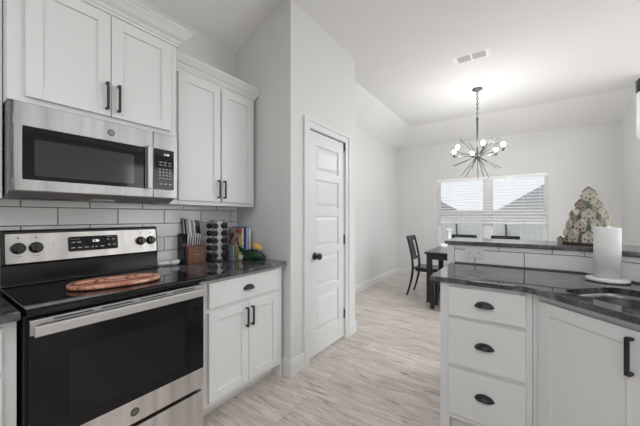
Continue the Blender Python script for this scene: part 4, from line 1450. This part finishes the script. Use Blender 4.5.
# ------------------------------------------------------------------ outside the dining window
struct(MB().box((-30, 6.6, -0.30), (30, 60, -0.25)).build('ground', 'grass'), 'pale lawn outside the window', 'ground')
t = thing('board_fence', 'pale grey board fence outside beyond the dining window', 'fence', (-1.5, 12.0, -0.25))
b = MB()
x = -9.0
rb = random.Random(5)
while x < 7.0:
    b.box((x, 12.0, -0.25), (x + 0.135, 12.02, 1.30 + rb.uniform(-0.012, 0.012)))
    x += 0.145
b.build('boards', 'fence', t)
MB().box((-9, 12.02, 0.05), (7, 12.06, 0.14)).box((-9, 12.02, 1.05), (7, 12.06, 1.14)).build('rail', 'fence', t)

def hip_house(name, label, x0, x1, y0, y1, eave, ridge, run):
    t = thing(name, label, 'house', ((x0 + x1) / 2, (y0 + y1) / 2, -0.25), 0, 'houses outside the window')
    MB().box((x0 + 0.35, y0 + 0.35, -0.25), (x1 - 0.35, y1 - 0.35, eave)).build('walls', 'house_wall', t)
    b = MB()
    ym = (y0 + y1) / 2
    v = [(x0, y0, eave), (x1, y0, eave), (x1, y1, eave), (x0, y1, eave), (x0 + run, ym, ridge), (x1 - run, ym, ridge)]
    b.add(v, [(0, 1, 5, 4), (1, 2, 5), (2, 3, 4, 5), (3, 0, 4), (3, 2, 1, 0)])
    b.build('roof', 'shingle', t)
    b = MB()
    b.box((x0, y0 - 0.02, eave - 0.14), (x1, y0, eave + 0.02)).box((x0 - 0.02, y0, eave - 0.14), (x0, y1, eave + 0.02)).box((x1, y0, eave - 0.14), (x1 + 0.02, y1, eave + 0.02))
    b.build('fascia', 'vinyl', t)
    return t
hip_house('neighbour_house', 'grey-roofed house outside, its roof rising at the window right', -0.95, 11.0, 14.0, 22.0, 1.42, 4.55, 4.6)
hip_house('neighbour_house', 'grey-roofed house outside, its roof sloping at the window left', -15.0, -3.12, 14.0, 22.0, 1.42, 4.55, 4.6)
for x, lb in ((-1.96, 'thin dark stake standing outside behind the left window pane'), (-0.40, 'thin dark stake standing outside behind the right window pane')):
    o = MB().rod((x + 0.04, 11.8, -0.25), (x, 11.8, 0.985), 0.035, 0.03, 8).build('garden_stake', 'black_metal')
    tag(o, lb, 'stake', 'stakes outside')
t = thing('post', 'white post put in for a bright patch outside the left window pane', 'post', (-1.77, 9.0, -0.25))
MB().box((-1.700, 8.95, 0.45), (-1.625, 9.05, 0.865)).build('shaft', 'vinyl', t, 0.004)
MB().box((-1.745, 8.90, 0.865), (-1.612, 9.10, 0.900)).build('cap', 'vinyl', t, 0.006)
MB().box((-1.915, 8.85, -0.25), (-1.625, 9.15, 0.45)).build('bright_ground_block', 'vinyl', t, 0.006)  # added block in place of bright ground outside
